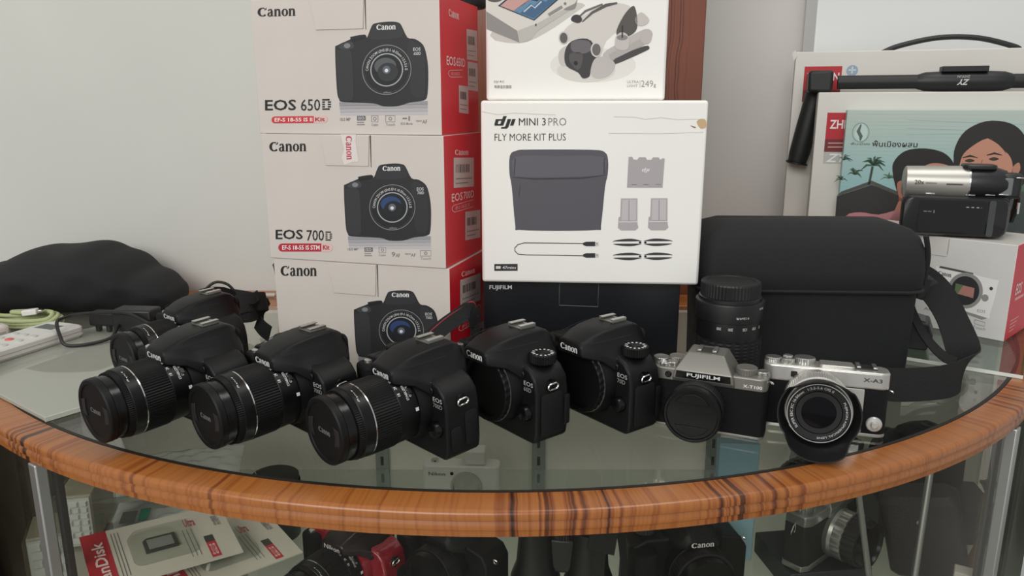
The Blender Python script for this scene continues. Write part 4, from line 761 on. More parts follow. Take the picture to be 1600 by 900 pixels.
lb.loft(rings); t = thing('cloth_bag', 'slumped black cloth bag by the wall at far left', 'bag'); obj('bag_body', lb, t, smooth=80, sub=1)
obj('zip_pull', B(M('#b9bab6', .3, .8)).tube([(-.768, 1.106, .078), (-.766, 1.100, .074), (-.765, 1.098, .068)], .0016, 6), t)
obj('cord_loop', B(FAB).tube([(-.80, 1.100, .062), (-.79, 1.092, .05), (-.792, 1.088, .03), (-.80, 1.086, .018), (-.808, 1.09, .03), (-.80, 1.1, .06)], .002, 6), t)
# keys with a fob
t = thing('key_bunch', 'bunch of keys with square black fob beside cloth bag', 'keys', (-.482, 1.206, .004), R(12))
obj('fob', B(M('#1a1b1c', .4)).box(-.016, .024, -.008, .014, 0, .016), t, bevel=.002); obj('fob_sticker', B(M('#c9c9c4', .5)).box(.006, .017, -.0084, -.0078, .003, .009), t)
for i, (x, y, a, tl) in enumerate(((-.030, .004, 200, .2), (-.026, -.014, 165, .1), (.042, .020, 20, .15))):
    k = B(M('#a39d8c', .35, .85)); k.lathe([(0, .0085), (.0018, .0085)], 18, 'z', (-.022, 0, 0)); k.box(-.014, .022, -.0028, .0028, 0, .0018)
    for q in range(4): k.box(-.002 + q * .006, .001 + q * .006, .0028, .0042, 0, .0018)
    obj('key', k, t, (x, y, .004 + i * .003), (0, -tl, R(a)))
obj('key_ring', B(CHROME).tube([(.004 + .014 * cos(R(a)), .006 + .008 * sin(R(a)), .018 + .010 * sin(R(a))) for a in range(0, 361, 30)], .001, 6, 2), t)
obj('cord', B(M('#191a1a', .6)).tube([(-.02, .022, .004), (-.016, .022, .022), (.0, .022, .034), (.018, .022, .030), (.030, .02, .016), (.036, .018, .004)], .0024, 7), t)
obj('metal_clip', B(M('#cbc7ba', .25, .9)).box(.036, .068, .010, .018, 0, .006), t, bevel=.0015)
o = obj('pen', B(M('#c5bfb2', .5)).lathe([(0, .0006), (.006, .0026), (.012, .0034), (.078, .0036), (.080, .002)], 14, 'x'), None, (-.484, 1.270, .0044), (0, 0, R(5))); tag(o, 'cream pen lying on the back ledge by the wall', 'pen')
# wire mesh cup behind the carton stack
t = thing('mesh_cup', 'black wire mesh cup behind the carton stack', 'cup', (-.358, 1.272, .0005))
W_ = B(M('#161718', .5))
for z, r in ((.002, .036), (.030, .0395), (.058, .043), (.0595, .0435)): W_.tube([(r * cos(R(a)), r * sin(R(a)), z) for a in range(0, 361, 15)], .0016 if z in (.002, .0595) else .0007, 6, 1)
for i in range(36):
    for sg in (1, -1):
        W_.tube([((.036 + .0074 * k / 4) * cos(2 * pi * i / 36 + sg * k * .14), (.036 + .0074 * k / 4) * sin(2 * pi * i / 36 + sg * k * .14), .002 + .0575 * k / 4) for k in range(5)], .0007, 4, 1)
obj('mesh_wall', W_, t); obj('cup_base', B(M('#161718', .5)).lathe([(0, .036), (.002, .036)], 32, 'z'), t)
# green braided cable
t = thing('charging_cable', 'coiled pale green braided cable with white plug', 'cable', (-.712, 1.076, .0075))
GC = M('#a9b184', .75, bump=.5, bscale=500)
pts = []
for i in range(25):
    a = 2 * pi * i / 8; pts.append((.057 * cos(a) * (1 - .06 * (i // 8)) + .004 * sin(i * 1.7), .017 * sin(a) + .003 * sin(i * 2.3), .005 + .0045 * (i // 8) + .003 * sin(a * 2 + 1)))
pts += [(.02, .012, .019), (.0, .004, .021), (-.012, -.002, .0215), (.008, -.006, .0215)]
obj('cord', B(GC).tube(pts, .0034, 8, 6), t, smooth=60)
obj('plug', B(M('#e1e0dc', .4)).box(-.004, .016, -.0055, .0055, -.0035, .0045), t, (.012, -.008, .022), (0, -.1, .15), bevel=.0012); obj('connector', B(CHROME).box(.016, .0235, -.004, .004, -.0018, .0022), t, (.012, -.008, .022), (0, -.1, .15), bevel=.0006)
# black mains adapter with a lead
t = thing('power_adapter', 'black mains adapter with looped thin lead on glass sheet', 'adapter', (-.532, 1.048, .0062), R(-6))
AD = M('#1a1a1b', .45)
obj('housing', B(AD).box(-.028, .030, -.014, .016, .004, .036), t, bevel=.003); obj('plug_block', B(AD).box(-.066, -.026, -.010, .012, .010, .030), t, bevel=.003)
for x in (-.058, -.042): obj('prong', B(M('#27282a', .4)).box(x - .003, x + .003, -.004, .004, .0006, .012), t, bevel=.001)
obj('lead', B(AD).tube([(.030, 0, .022), (.040, -.004, .020), (.042, -.012, .016), (.034, -.018, .018), (.0, -.019, .033), (-.04, -.022, .034), (-.070, -.028, .032), (-.080, -.038, .030), (-.080, -.054, .028), (-.066, -.070, .014), (-.054, -.076, .003), (-.028, -.066, .0026), (-.012, -.044, .005), (-.016, -.022, .012), (-.018, -.014, .014)], .0023, 8, 8), t)
# white remote and white charger blocks
WP = M('#d3d2cd', .45)
t = thing('remote_control', 'white remote control with red button on frosted glass sheet', 'remote control', (-.652, .972, .0058), R(-20))
obj('case', B(WP).loft([[(x, y, z) for x, y in rrect(-.031 + q, .031 - q, -.075 + q, .075 - q, .008)] for z, q in ((0, .003), (.004, 0), (.0145, 0), (.0165, .002))]), t); obj('case_seam', B(M('#8d8c88', .6)).loft([[(x, y, z) for x, y in rrect(-.0312, .0312, -.0752, .0752, .008)] for z in (.0085, .0091)]), t)
obj('display_window', B(M('#6f7472', .3)).box(-.022, .010, .040, .060, .0163, .0168), t, bevel=.0002)
for i in range(4):
    for j in range(3):
        red = (i, j) == (2, 1); obj('button', B(M('#cf6a62', .5) if red else M('#c1c3bb', .5)).lathe([(0, .0052), (.0014, .005), (.0018, .004)], 14, 'z'), t, (-.018 + j * .017, -.054 + i * .021, .0163))
def charger(label, loc, rz, dims, mat):
    t = thing('wall_charger', label, 'charger', loc, rz); w, d_, h = dims
    obj('housing', B(mat).loft([[(x, y, z) for x, y in rrect(-w / 2 + q, w / 2 - q, -d_ / 2 + q, d_ / 2 - q, min(w, d_) * .28)] for z, q in ((0, .002), (.003, 0), (h - .004, 0), (h, .004))]), t, smooth=50)
    obj('socket_face', B(M('#b9b8b2', .5)).box(w / 2 - .0012, w / 2 + .0006, -d_ * .22, d_ * .22, h * .35, h * .65), t); return t
charger('rounded white charger block behind the white remote', (-.732, 1.022, .0006), R(-18), (.058, .040, .024), M('#d8cfca', .45))
t = charger('square white charger block at the left frame edge', (-.648, .868, .0058), R(-22), (.040, .034, .030), WP)
obj('cord_clip', B(WP).box(.020, .034, -.016, .004, 0, .010), t, bevel=.002)
# battery charger under the strap
t = thing('battery_charger', 'black battery charger under the bag strap', 'charger', (.522, 1.006, .0050), R(-28))
obj('base', B(M('#232527', .45)).prism([(-.036, 0), (.040, 0), (.046, .020), (.040, .036), (-.030, .048), (-.036, .044)], -.024, .026), t, bevel=.002); obj('battery_bay', B(M('#2f3235', .35)).prism([(-.026, .040), (.032, .0325), (.036, .038), (-.024, .0485)], -.018, .02), t, bevel=.001)
obj('contact', B(CHROME).box(-.012, .004, -.0255, -.0238, .018, .024), t); obj('label_strip', B(M('#8e9190', .5)).box(-.028, -.006, -.0246, -.0238, .034, .0365), t)

# ------------------------------------------------------------------ camcorder on the mirrorless box
t = thing('camcorder', 'silver and black camcorder on top of mirrorless box', 'camcorder', (.630, 1.092, .1390), R(-20))
CB = M('#1e1f21', .35)
obj('body', B(CB).loft([[(x, y, z) for x, z in rrect(-.062 + q, .070 - q, 0 + q, .072 - q, .018, 5)] for y, q in ((-.008, .004), (-.002, 0), (.040, 0), (.048, .006))]), t, smooth=50)
scn = obj('screen_panel', B(M('#17181a', .3)).loft([[(x, y, z) for x, z in rrect(-.070 + q, .064 - q, .002 + q, .058 - q, .013, 6)] for y, q in ((-.008, .001), (-.022, 0), (-.027, .003))]), t, smooth=50)
obj('screen_inset', B(M('#0e0f10', .2)).prism(rrect(-.048, .036, .008, .052, .004), -.0278, -.0265), scn); obj('hinge_strip', B(M('#3f4144', .35)).prism(rrect(.038, .046, .004, .054, .003), -.0284, -.0266), scn)
b = B(GREYLET); place_text(b, '▬ ▬ ▮', (-.042, -.0279, .034), (.014, 0, 0), (0, 0, .004), M('#77797a', .5), .01); place_text(b, '● ● ● ▸', (.010, -.0279, .043), (.02, 0, 0), (0, 0, .0016), M('#9a9c9c', .5)); obj('screen_lettering', b, scn, smooth=0)
sv = B(M('#b3b1ab', .35, .6)).lathe([(-.068, .019), (-.066, .0225), (.012, .0245), (.013, .023)], 44, 'x', (0, .006, .074)); sl = obj('lens_barrel', sv, t)
obj('barrel_trim', B(CHROME).lathe([(.012, .0248), (.0138, .0248)], 44, 'x', (0, .006, .074)), sl); obj('barrel_end', B(CB).lathe([(.0138, .0235), (.045, .024), (.060, .019), (.064, .010)], 40, 'x', (0, .006, .074)), sl)
b = B(INK); V, F = glyphs('20x', .012); b.use(M('#3c3c3c', .5))
def bar(s, x0, w, a0, h, m):
    V, F = glyphs(s, .012); b.use(m); r = .0243; b.add([(x0 + w * x, .006 - r * cos(a0 + h * y / r), .074 + r * sin(a0 + h * y / r)) for x, y in V], F)
bar('20x', -.056, .012, -.05, .006, M('#3c3c3c', .5)); bar('▬▬▬', -.042, .014, 0, .0016, M('#7b7b79', .5)); bar('▬▬▬▬', -.016, .024, -.05, .0022, M('#55534f', .5)); obj('barrel_lettering', b, sl, smooth=0)
obj('zoom_lever', B(CB).prismz(rrect(.004, .046, -.012, .022, .008), .094, .101), t, bevel=.002); obj('viewfinder', B(CB).box(.046, .078, -.010, .018, .055, .090), t, bevel=.005, seg=3); obj('viewfinder_bezel', B(M('#6f7275', .35)).box(.048, .066, -.0125, -.0095, .060, .084), t, bevel=.002)
for x, z in ((-.040, .0585), (.010, .0585), (.034, .0595), (.05, .0605), (.068, .084)): obj('trim_button', B(CHROME).box(x, x + .012, -.014, -.010, z, z + .0016), t, bevel=.0004)
obj('hand_strap', B(STR).strap([((.066, .02, .082), (0, 1, 0)), ((.078, .03, .070), (0, 1, 0)), ((.084, .034, .045), (0, 1, 0)), ((.078, .03, .018), (0, 1, 0))], .022, .003), t); obj('strap_clip', B(CHROME).box(.082, .0845, .016, .022, .032, .048), t)

# ------------------------------------------------------------------ gimbal lying across the tall box
t = thing('camera_gimbal', 'black gimbal handle bar lying across tall white box', 'gimbal', (.513, 1.325, .3417), R(-18))
GB = M('#141617', .5, bump=.15, bscale=700)
obj('cross_tube', B(GB).lathe([(.03, .0112), (.52, .0112)], 28, 'x', (0, .030, .0165)), t)
hub = obj('control_hub', B(M('#191b1d', .45)).lathe([(.150, .0112), (.162, .0150), (.185, .0160), (.255, .0160), (.276, .0150), (.288, .0112)], 28, 'x', (0, .030, .0165)), t)
obj('hub_plate', B(GB).box(.184, .250, .016, .044, .031, .040), t, bevel=.001)
b = B(LETTER); place_text(b, 'ZY', (.224, .0139, .0195), (-.018, 0, 0), (0, 0, -.009), M('#c3c5c4', .4), .03, .3, off=.0006); place_text(b, 'ZHIYUN', (.224, .0139, .0255), (-.018, 0, 0), (0, 0, -.004), M('#9fa2a2', .4), .02, off=.0006); obj('hub_lettering', b, hub, smooth=0)
obj('elbow', B(GB).box(-.017, .022, .016, .089, -.0, .036), t, bevel=.005, seg=3)
p0 = Vector((.002, .0715, .012)); ax = Vector((-.024, .0715, -.128)) - p0; gp = B(GB); gp.X = Matrix.Translation(p0) @ ax.to_track_quat('Z', 'Y').to_matrix().to_4x4()
gp.lathe([(0, .0165), (.01, .0170), (.07, .0178), (.12, .0174), (.134, .016)], 28, 'z'); obj('grip', gp, t)
g2 = B(M('#101112', .4)); g2.X = gp.X.copy(); g2.lathe([(.134, .0155), (.135, .0190), (.1375, .0190), (.139, .0165)], 28, 'z'); obj('grip_end', g2, t)

# ------------------------------------------------------------------ loose camera straps between the cameras
t = thing('camera_strap', 'black camera strap with red edge below the carton stack', 'strap')
pp = [(-.092, .805, .070), (-.076, .806, .084), (-.060, .808, .095), (-.048, .811, .102), (-.0425, .814, .098), (-.041, .816, .084)]
obj('strap_band', B(STR).strap([(p, (.25, .3, 1)) for p in pp], .018, .0016, 6), t); obj('red_edge', B(M('#8e1f2b', .7)).tube([(p[0] + .0022, p[1] + .0026, p[2] + .0088) for p in pp], .0011, 6, 6), t)
pp2 = [(-.041, .816, .084), (-.044, .812, .05), (-.060, .806, .02), (-.075, .802, .004)]
obj('strap_tail', B(STR).strap([(p, (.6, .5, .5)) for p in pp2], .010, .0016, 6), t)
t = thing('crumpled_strap', 'crumpled black strap beside the carton stack at left', 'strap')
random.seed(11); pts = [((-.395 + .035 * cos(i * .9) + .012 * sin(i * 2.1), 1.060 + .026 * sin(i * .9), .016 + .030 * abs(sin(i * .75)) + .001 * i), (.3 * cos(i * 1.3), .4, 1)) for i in range(15)]
obj('strap_band', B(STR).strap(pts, .026, .0022, 5), t, smooth=60); obj('strap_end', B(STR).strap([((-.362, 1.05, .022), (0, .4, 1)), ((-.350, 1.035, .016), (0, .4, 1)), ((-.335, 1.018, .013), (0, .4, 1))], .022, .002, 5), t)
# ------------------------------------------------------------------ goods inside the case, on the glass shelf
SZ = -.2794
REDB = M('#8a1226', .18, coat=.8)
dslr('glossy red reflex camera with black lens inside the case', (-.200, .872, SZ), -32, None, True, 1.0, 'reflex cameras inside the case', mat=REDB, brand='Nikon', hump=M('#1c0d10', .3), cap=False)
def prism_cam(label, loc, deg, k=1.0, name='reflex_camera', brand=None):     # older reflex seen from a corner: body, wedge hump, dial, strap lug
    t = thing(name, label, 'camera', loc, R(deg), 'reflex cameras inside the case')
    obj('body', mm(BLK, k).prism([(-68, 2), (-64, 0), (64, 0), (68, 3), (68, 62), (60, 74), (30, 80), (-50, 80), (-66, 72)], -20, 24), t, bevel=.006, seg=3)
    obj('viewfinder_hump', mm(BLK, k).loft([hump_ring(*q, 6) for q in ((-40, 78, 86, 18, 13), (-34, 74, 94, 24, 15), (-10, 66, 104, 36, 19), (14, 66, 104, 36, 19), (30, 70, 95, 26, 15))]), t, bevel=.0015)
    hs = obj('hot_shoe', mm(M('#2c2d2f', .4, .6), k).box(-4, 16, -4, 14, 103.6, 105), t)
    for x0, x1 in ((-4, 0), (12, 16)): obj('shoe_rail', mm(M('#5d5f61', .3, .8), k).box(x0, x1, -4, 14, 105, 107), hs, bevel=.0003)
    obj('mode_dial', mm(M('#2e3032', .45), k).lathe([(0, 11), (1, 12.4), (8, 12.4), (9, 11.4), (8.4, 6), (8.4, 1)], 60, 'z', (-46, 2, 79), (1, 2, .6, 1)), t, smooth=25)
    obj('grip', mm(RUB, k).prismz(rrect(-70, -40, -40, -8, 10), 3, 72), t, bevel=.004, seg=3)
    ln = obj('lens', mm(SATIN, k).lathe([(0, 34), (2, 35), (16, 35), (17, 33)], 48, '-y', (6, -18, 44)), t); obj('lens_ring', mm(M('#0c0c0d', .5), k).lathe([(17, 33.4), (17.5, 34.4), (34, 34.4), (34.5, 33)], 120, '-y', (6, -18, 44), (1, 2, .6, 1)), ln, smooth=25); obj('lens_rim', mm(GLOSS, k).lathe([(34.5, 32), (46, 32), (46, 29.5), (42, 28), (42, 2)], 48, '-y', (6, -18, 44)), ln)
    b = mm(CHROME, k); b.tube([(67, -6, 66), (71, -9, 65), (72, -6, 62), (71, -3, 63), (67, -4, 65)], .9, 6, 4); obj('strap_lug', b, t)
    if brand: b = mm(LETTER, k); place_text(b, brand, (-7, -40.2, 79), (26, 0, 0), (0, 0, 6), LETTER, off=.2); obj('brand_lettering', b, t, smooth=0)
    return t
prism_cam('black reflex camera next to the red one inside the case', (-.072, .872, SZ), -38, 1.0)['label'] = 'dark reflex camera beside the glossy red one in case'
prism_cam('black reflex camera with white logo beside pale blue box', (.214, .862, SZ), 9, 1.1, brand='@canon')
# twin-barrel binoculars
t = thing('binoculars', 'black binoculars standing between two cameras inside the case', 'binoculars', (.062, .845, SZ), R(-8))
for sx in (-1, 1):
    br = obj('barrel', B(M('#0e0f10', .45)).lathe([(0, .030), (.004, .031), (.03, .031), (.05, .024), (.09, .021), (.10, .022)], 36, 'z', (sx * .033, 0, 0)), t); obj('eyepiece', B(RUB).lathe([(.10, .0185), (.122, .0195), (.125, .018), (.122, .012), (.120, .002)], 32, 'z', (sx * .033, 0, 0)), br)
obj('bridge', B(M('#151617', .4)).box(-.016, .016, -.008, .008, .04, .085), t, bevel=.003); obj('focus_wheel', B(M('#1b1c1d', .5)).lathe([(.085, .010), (.105, .010)], 40, 'z', (0, 0, 0), (0, 1, .001, 1)), t, smooth=25)
t = thing('neck_strap', 'black neck strap hanging in front of the binoculars inside the case', 'strap'); obj('strap_band', B(STR).strap([((.086, .742, -.2785), (1, 0, 0)), ((.092, .742, -.2), (1, .2, 0)), ((.096, .744, -.14), (1, 0, 0)), ((.106, .756, -.116), (.8, .6, 0)), ((.120, .768, -.14), (.6, .8, 0)), ((.128, .776, -.2), (.6, .8, 0)), ((.130, .778, -.2785), (.6, .8, 0))], .014, .0016, 6), t)
obj('strap_pad', B(STR).strap([((.0955, .7425, -.150), (1, 0, 0)), ((.106, .7555, -.112), (.9, .4, 0)), ((.119, .767, -.135), (.7, .7, 0))], .030, .004, 6), t)
carton('blue_card_box', 'pale blue box standing beside the silver film camera', (.272, .930, SZ), R(-4), .052, .02, .17, M('#8fb4c2', .5))
# silver film camera turned to the right
def film(label, loc, deg):
    t = thing('film_camera', label, 'camera', loc, R(deg)); SL = M('#8c8f8b', .32, .75); LEA = M('#101213', .65, bump=.6, bscale=1200)
    out = [(-68, -12), (-58, -17), (58, -17), (68, -12), (68, 14), (60, 18), (-60, 18), (-68, 14)]
    obj('body', mm(LEA).prismz(out, 8, 62), t, bevel=.002); obj('base_plate', mm(SL).prismz(out, 0, 8), t, bevel=.001); obj('top_plate', mm(SL).prismz(out, 62, 76), t, bevel=.0015)
    obj('prism_hump', mm(SL).loft([[(-22, -20, 62), (22, -20, 62), (22, 22, 62), (-22, 22, 62)], [(-21, -21, 74), (21, -21, 74), (20, 22, 80), (-20, 22, 80)], [(-11, -8, 92), (11, -8, 92), (11, 18, 93), (-11, 18, 93)]]), t, bevel=.001, smooth=25)
    for x, r, h in ((-50, 11, 9), (-34, 6, 12), (40, 12, 8), (56, 6, 11)): obj('top_dial', mm(CHROME if r < 10 else SL).lathe([(0, r), (1, r + .4), (h - 1, r + .4), (h, r - 1), (h - .4, 1)], 48, 'z', (x, 0, 76), (1, 2, .5, 1)), t, smooth=25)
    ln = obj('lens', mm(SL).lathe([(0, 32), (6, 33), (10, 31)], 48, '-y', (0, -17, 36)), t); obj('aperture_ring', mm(M('#b1b3af', .28, .85)).lathe([(10, 31), (10.5, 32), (22, 32), (23, 30)], 96, '-y', (0, -17, 36), (1, 2, .8, 2)), ln, smooth=25); obj('focus_ring', mm(M('#131415', .5)).lathe([(23, 30), (23.5, 31.5), (40, 31.5), (41, 29)], 96, '-y', (0, -17, 36), (1, 2, .8, 2)), ln, smooth=25); obj('front_rim', mm(GLOSS).lathe([(41, 29), (50, 29), (50, 26), (46, 25), (46, 2)], 48, '-y', (0, -17, 36)), ln)
    b = mm(CHROME); b.tube([(-69, 0, 66), (-75, 0, 60), (-78, 0, 53), (-71, 0, 52), (-69, 0, 58), (-69, 0, 66)], .9, 6, 3); obj('strap_ring', b, t)
    return t
film('chrome and black film camera beside pale blue box in case', (.405, .905, SZ + .0301), 40)
carton('camera_stand_box', 'dark flat box under the chrome film camera inside the case', (.348, .850, SZ), R(8), .11, .10, .0295, M('#22272a', .5))
t = film('chrome film camera standing on end near right case post', (.478, 1.005, SZ + .0720), 0); t.rotation_euler = (0, R(-80), R(-58)); t['label'] = 'chrome film camera tipped on end in the right of the case'
# lens filters, case, leather strap on the right
for p0, p1, r, lab in (((.432, .800, SZ + .0042), (.395, .822, -.068), .0038, 'slim metal rod leaning in front of chrome film camera'), ((.476, .806, SZ + .0042), (.512, .862, -.066), .0042, 'slim metal rod leaning nearest the right case post')):
    t = thing('metal_rod', lab, 'rod', group='metal rods leaning in the case'); obj('shaft', B(M('#9a9d9a', .3, .85)).tube([p0, p1], r, 14, 1), t); q0, q1 = Vector(p0), Vector(p1); obj('rod_tip', B(M('#2a2b2b', .5)).tube([tuple(q1), tuple(q1 + (q1 - q0).normalized() * .012)], r * 1.25, 14, 1), t)
t = thing('camera_case', 'black leather camera case leaning at right inside the case', 'case', (.548, .890, SZ), R(-30), rot=(0, R(-14), R(-30)))
obj('case_body', B(M('#191716', .55, bump=.4, bscale=500)).loft([[(x, y, z) for x, y in rrect(-.045 + q, .045 - q, -.028 + q, .028 - q, .012)] for z, q in ((.012, .004), (.018, 0), (.085, 0), (.10, .004))]), t); obj('case_flap', B(M('#1f1c1a', .5, bump=.4, bscale=500)).loft([[(x, y, z) for x, y in rrect(-.047 + q, .047 - q, -.030 + q, .030 - q, .012)] for z, q in ((.080, 0), (.112, .001), (.120, .008))]), t); obj('press_stud', B(CHROME).lathe([(.0295, .004), (.032, .003)], 16, '-y', (0, 0, .09)), t)
t = thing('strap_coil', 'tan leather strap with white lettering near right case post', 'strap', (.596, .892, SZ)); TAN = M('#8a5a26', .55, bump=.3, bscale=300)
obj('strap_band', B(TAN).strap([((0, 0, .001), (0, 1, 0)), ((.004, -.004, .05), (.5, .8, 0)), ((.012, .0, .10), (.6, .8, 0)), ((.02, .014, .125), (.6, .8, 0)), ((.028, .03, .10), (.6, .8, 0)), ((.03, .034, .04), (.5, .8, 0)), ((.03, .034, .001), (.5, .8, 0))], .022, .003), t)
b = B(LETTER); place_text(b, 'Nikon', (-.004, -.017, .072), (.018, -.002, .002), (0, 0, .006), LETTER, .015); obj('strap_lettering', b, t, smooth=0)
carton('small_white_box', 'small white box by the tan strap inside the case', (.536, .826, SZ), R(-30), .024, .02, .05, M('#d8d5cd', .5))
prism_cam('black reflex camera under the rim at right in the case', (.60, 1.03, SZ + .05), -150, 1.0)['label'] = 'black camera seen under the rim at far right'
carton('black_display_box', 'black box under the far-right camera inside the case', (.52, .985, SZ), R(-10), .16, .10, .0495, M('#1d2022', .5))
# white compact camera at the back of the shelf
t = thing('white_compact_camera', 'white compact camera seen through the glass top', 'camera', (-.078, 1.10, SZ), R(-3)); WC = M('#d9dad5', .35)
obj('body', mm(WC).prismz(rrect(-60, 60, -16, 14, 8, 5), 0, 60), t, bevel=.002); obj('viewfinder_block', mm(WC).box(6, 38, -12, 14, 60, 84), t, bevel=.003, seg=3); obj('shutter_button', mm(CHROME).lathe([(0, 6), (4, 5.5)], 20, 'z', (-42, 0, 60)), t); obj('lens_mount', mm(SILVER).lathe([(0, 24), (20, 24), (20, 20), (17, 19), (17, 1)], 40, '-y', (8, 0, 28)), t); b = mm(INK); place_text(b, 'Nikon', (-50, -16.2, 44), (26, 0, 0), (0, 0, 6), M('#3a3d3c', .5), .01); obj('brand_lettering', b, t, smooth=0); obj('sensor_lamp', mm(GLOSS).lathe([(15, 3), (16.6, 2.6)], 16, '-y', (-14, 0, 48)), t)
# left: keyboards in boxes, padded envelopes, memory card packs
def keyboard_box(label, loc, rot, w, d_, h):
    t = thing('boxed_keyboard', label, 'keyboard', loc, group='boxed keyboards in the case', rot=rot); obj('carton', B(M('#b3ad9c', .6)).box(0, w, 0, d_, 0, h), t, bevel=.0015)
    obj('tray', B(M('#c9cac8', .5)).box(.0015, w - .0015, -.004, 0, .002, h - .002), t); KM = M('#d7d9d9', .4); kp = None
    nr = 7; nc = 3
    for r in range(nr):
        x = .003; row = [1.4, 1, 1] if r % 2 else [1, 1.3, 1.1]; tot = sum(row); W2 = w - .006
        for c in range(nc):
            ww = W2 * row[c] / tot; hh = (h - .010) / nr
            key = B(KM).loft([[(x + q, -.004 - y, .005 + r * hh + q), (x + ww - q, -.004 - y, .005 + r * hh + q), (x + ww - q, -.004 - y, .005 + (r + 1) * hh - q), (x + q, -.004 - y, .005 + (r + 1) * hh - q)] for y, q in ((0, .0006), (.0028, .0016))]); obj('key_cap', key, t); x += ww
    obj('clear_sleeve', B(glass_mat('sleeve_%.3f' % loc[0], '#eceeec', 1.45)).box(-.002, w + .002, -.0115, d_ + .002, -.0005, h + .002), t, smooth=0); return t
keyboard_box('white keyboard box standing upright right of left post', (-.522, .800, SZ + .0985), (0, 0, R(14)), .036, .085, .064)
keyboard_box('white keyboard box slumped low in the left case corner', (-.588, .832, SZ + .0008), (0, 0, R(24)), .052, .06, .088)
carton('storage_carton', 'plain grey carton under the keyboards inside the case', (-.5225, .804, SZ), R(14), .040, .048, .097, M('#8d8a82', .6))
def envelope(label, loc, rot):
    t = thing('plastic_mailer', label, 'plastic bag', loc, group='padded plastic bags in the case', rot=rot); PB = glass_mat('bag_film_%.3f' % loc[1], '#eef3f1', 1.45, .12, .78, '#dfe5e3'); rings = []
    n = 24
    V = []; F = []
    for sg in (1, -1):
        base = len(V)
        for i in range(n + 1):
            for j in range(n + 1):
                u, v = i / n, j / n; e = (sin(pi * u) * sin(pi * v)) ** .45; V.append((-.08 + .16 * u, -.045 + .09 * v, sg * (.012 * e + .0006) + .0022 * sin(u * 31 + v * 17) * e + .0015 * sin(u * 13 - v * 29) * e))
        for i in range(n):
            for j in range(n):
                q = (base + i * (n + 1) + j, base + (i + 1) * (n + 1) + j, base + (i + 1) * (n + 1) + j + 1, base + i * (n + 1) + j + 1); F.append(q if sg > 0 else q[::-1])
    b = B(PB); b.add(V, F); obj('film', b, t, smooth=80); obj('white_filling', B(M('#c9cdcc', .7)).box(-.066, .066, -.030, .030, -.005, .005), t, bevel=.004)
    b = B(M('#2fa58a', .4)); b.box(-.042, -.030, -.014, .008, .0135, .0146); obj('green_print', b, t); b = B(M('#7f8583', .5)); b.box(-.064, -.046, -.016, .006, .0130, .0142); obj('grey_print', b, t); return t
envelope('clear padded plastic bag with green print lying on the packs', (-.462, .985, SZ + .104), (R(10), R(-2), R(12)))['label'] = 'upper clear plastic bag with green print inside the case'
envelope('lower', (-.448, .925, SZ + .066), (R(10), R(-2), R(12)))['label'] = 'lower clear plastic bag with green print inside the case'
carton('supply_carton', 'white carton under the plastic bags inside the case', (-.515, .912, SZ), R(12), .13, .10, .040, M('#b9bdb9', .6))
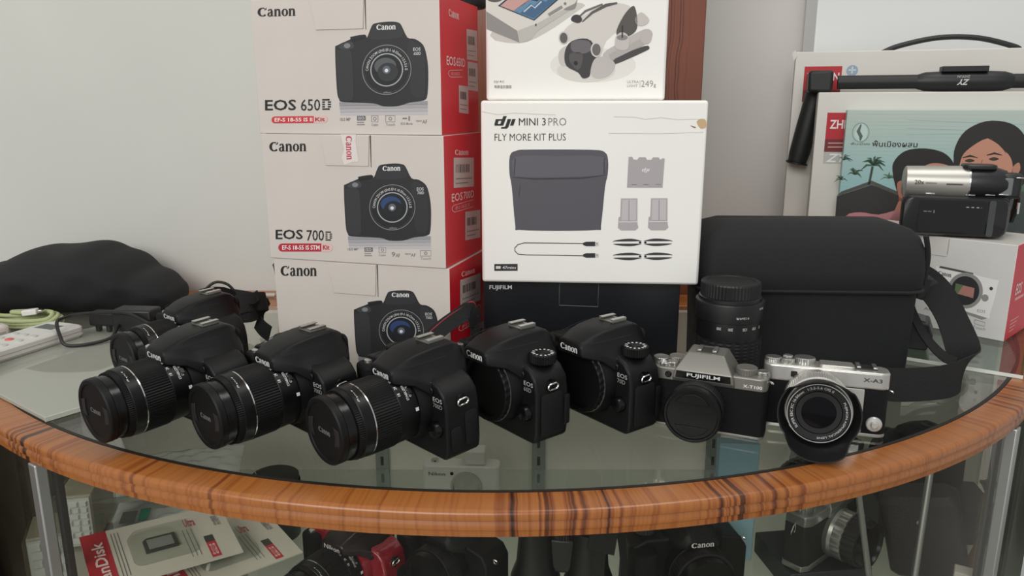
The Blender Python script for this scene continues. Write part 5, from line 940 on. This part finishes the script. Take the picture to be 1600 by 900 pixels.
def card_pack(label, loc, rot):
    t = thing('memory_card_pack', label, 'package', loc, group='memory card packs in the case', rot=rot); W, H = .150, .098
    b = B(M('#cdcabf', .45)); b.prismz([(-W / 2, -H / 2), (W / 2, -H / 2), (W / 2, H / 2 - .016), (W / 2 - .012, H / 2 - .016), (W / 2 - .012, H / 2), (-W / 2, H / 2)], 0, .0016); obj('backing_card', b, t)
    A = Art((-W / 2, H / 2, .0016), (W, 0, 0), (0, -H, 0), None, (150, 98))
    A.rect(0, 0, 26, 98, K('#b4202f'), 0); V, F = glyphs('SanDisk', .02); A.use(K('#ead9d6')); A.add([A.pt(20 - 12 * b_, 92 - 74 * a, 2) for a, b_ in V][::1], F)
    for i in range(3): A.line([(30 + i * 3.4, 8), (30 + i * 3.4, 86)], .9, K('#6f6d68'), 1)
    A.text('Ultra', 104, 14, 116, 30, K('#b8464e'), 1, .02); 
    for i in range(3): A.line([(100 + i * 4.5, 34), (100 + i * 4.5, 84)], .9, K('#7d7b75'), 1)
    A.rect(118, 66, 128, 94, K('#c0303d'), 1); A.text('32 GB', 120, 70, 126, 90, K('#efe1df'), 2); A.rect(118, 54, 128, 66, K('#3d3f39'), 1); A.text('98MB/s', 134, 20, 142, 40, K('#77756f'), 1)
    obj('print', A, t, smooth=0)
    cd = obj('memory_card', B(M('#3d403d', .4)).prismz([(-.014, -.012), (.020, -.012), (.020, .012), (-.010, .012), (-.014, .008)], .0017, .0042), t, (-.004, .002, 0)); obj('card_label', B(M('#8f918f', .4)).box(-.010, .016, -.0085, .0085, .0042, .0045), t, (-.004, .002, 0))
    obj('blister', B(glass_mat('blister_%.3f' % loc[0], '#f3f5f3', 1.45)).loft([[(x, y, z) for x, y in rrect(-.032 + q, .036 - q, -.028 + q, .030 - q, .010)] for z, q in ((.0017, 0), (.009, .003), (.0105, .006))]), t); return t
card_pack('memory card pack nearest the boxed keyboards', (-.392, .848, SZ + .080), (R(9), R(4), R(48)))['label'] = 'red and white memory card pack nearest the keyboards'
card_pack('memory', (-.335, .796, SZ + .096), (R(9), R(4), R(44)))['label'] = 'red and white memory card pack nearest the red camera'
card_pack('memory', (-.392, .770, SZ + .120), (R(9), R(3), R(36)))['label'] = 'red and white memory card pack frontmost in the case'
carton('pack_carton', 'white carton under the memory card packs', (-.445, .762, SZ), R(14), .13, .085, .058, M('#c4c2b9', .6))
def round_lens(label, loc):
    t = thing('camera_lens', label, 'lens', loc); obj('barrel', mm(M('#111213', .4)).lathe([(0, 29), (2, 31), (30, 31), (34, 33), (60, 34)], 48, 'z'), t); obj('grip_ring', mm(RUB).lathe([(60, 33), (61, 35), (84, 35), (85, 33)], 96, 'z', ribs=(1, 2, .8, 1)), t, smooth=25); obj('front_cap', mm(M('#141515', .5)).lathe([(85, 33), (92, 33.5), (93, 32), (93, 1)], 48, 'z'), t); return t
round_lens('short black lens standing under the rim left of red camera', (-.335, .992, SZ))

# dark wooden cabinet standing against the left of the counter
t = thing('wood_cabinet', 'dark brown wooden cabinet left of the counter post', 'cabinet', (-.655, .775, -.8995), R(28))
obj('carcass', B(DARKWOOD).box(-.42, 0, .02, .52, .06, .85), t, bevel=.003); obj('plinth', B(DARKWOOD).box(-.40, -.02, .04, .50, 0, .06), t)
for x in (-.415, -.209):
    d_ = obj('door', B(DARKWOOD).box(x, x + .203, 0, .0195, .07, .84), t, bevel=.002); obj('knob', B(M('#8b8880', .4, .7)).lathe([(0, .006), (.012, .006), (.016, .011), (.024, .009)], 20, '-y', (x + (.18 if x < -.3 else .02), 0, .5)), d_)
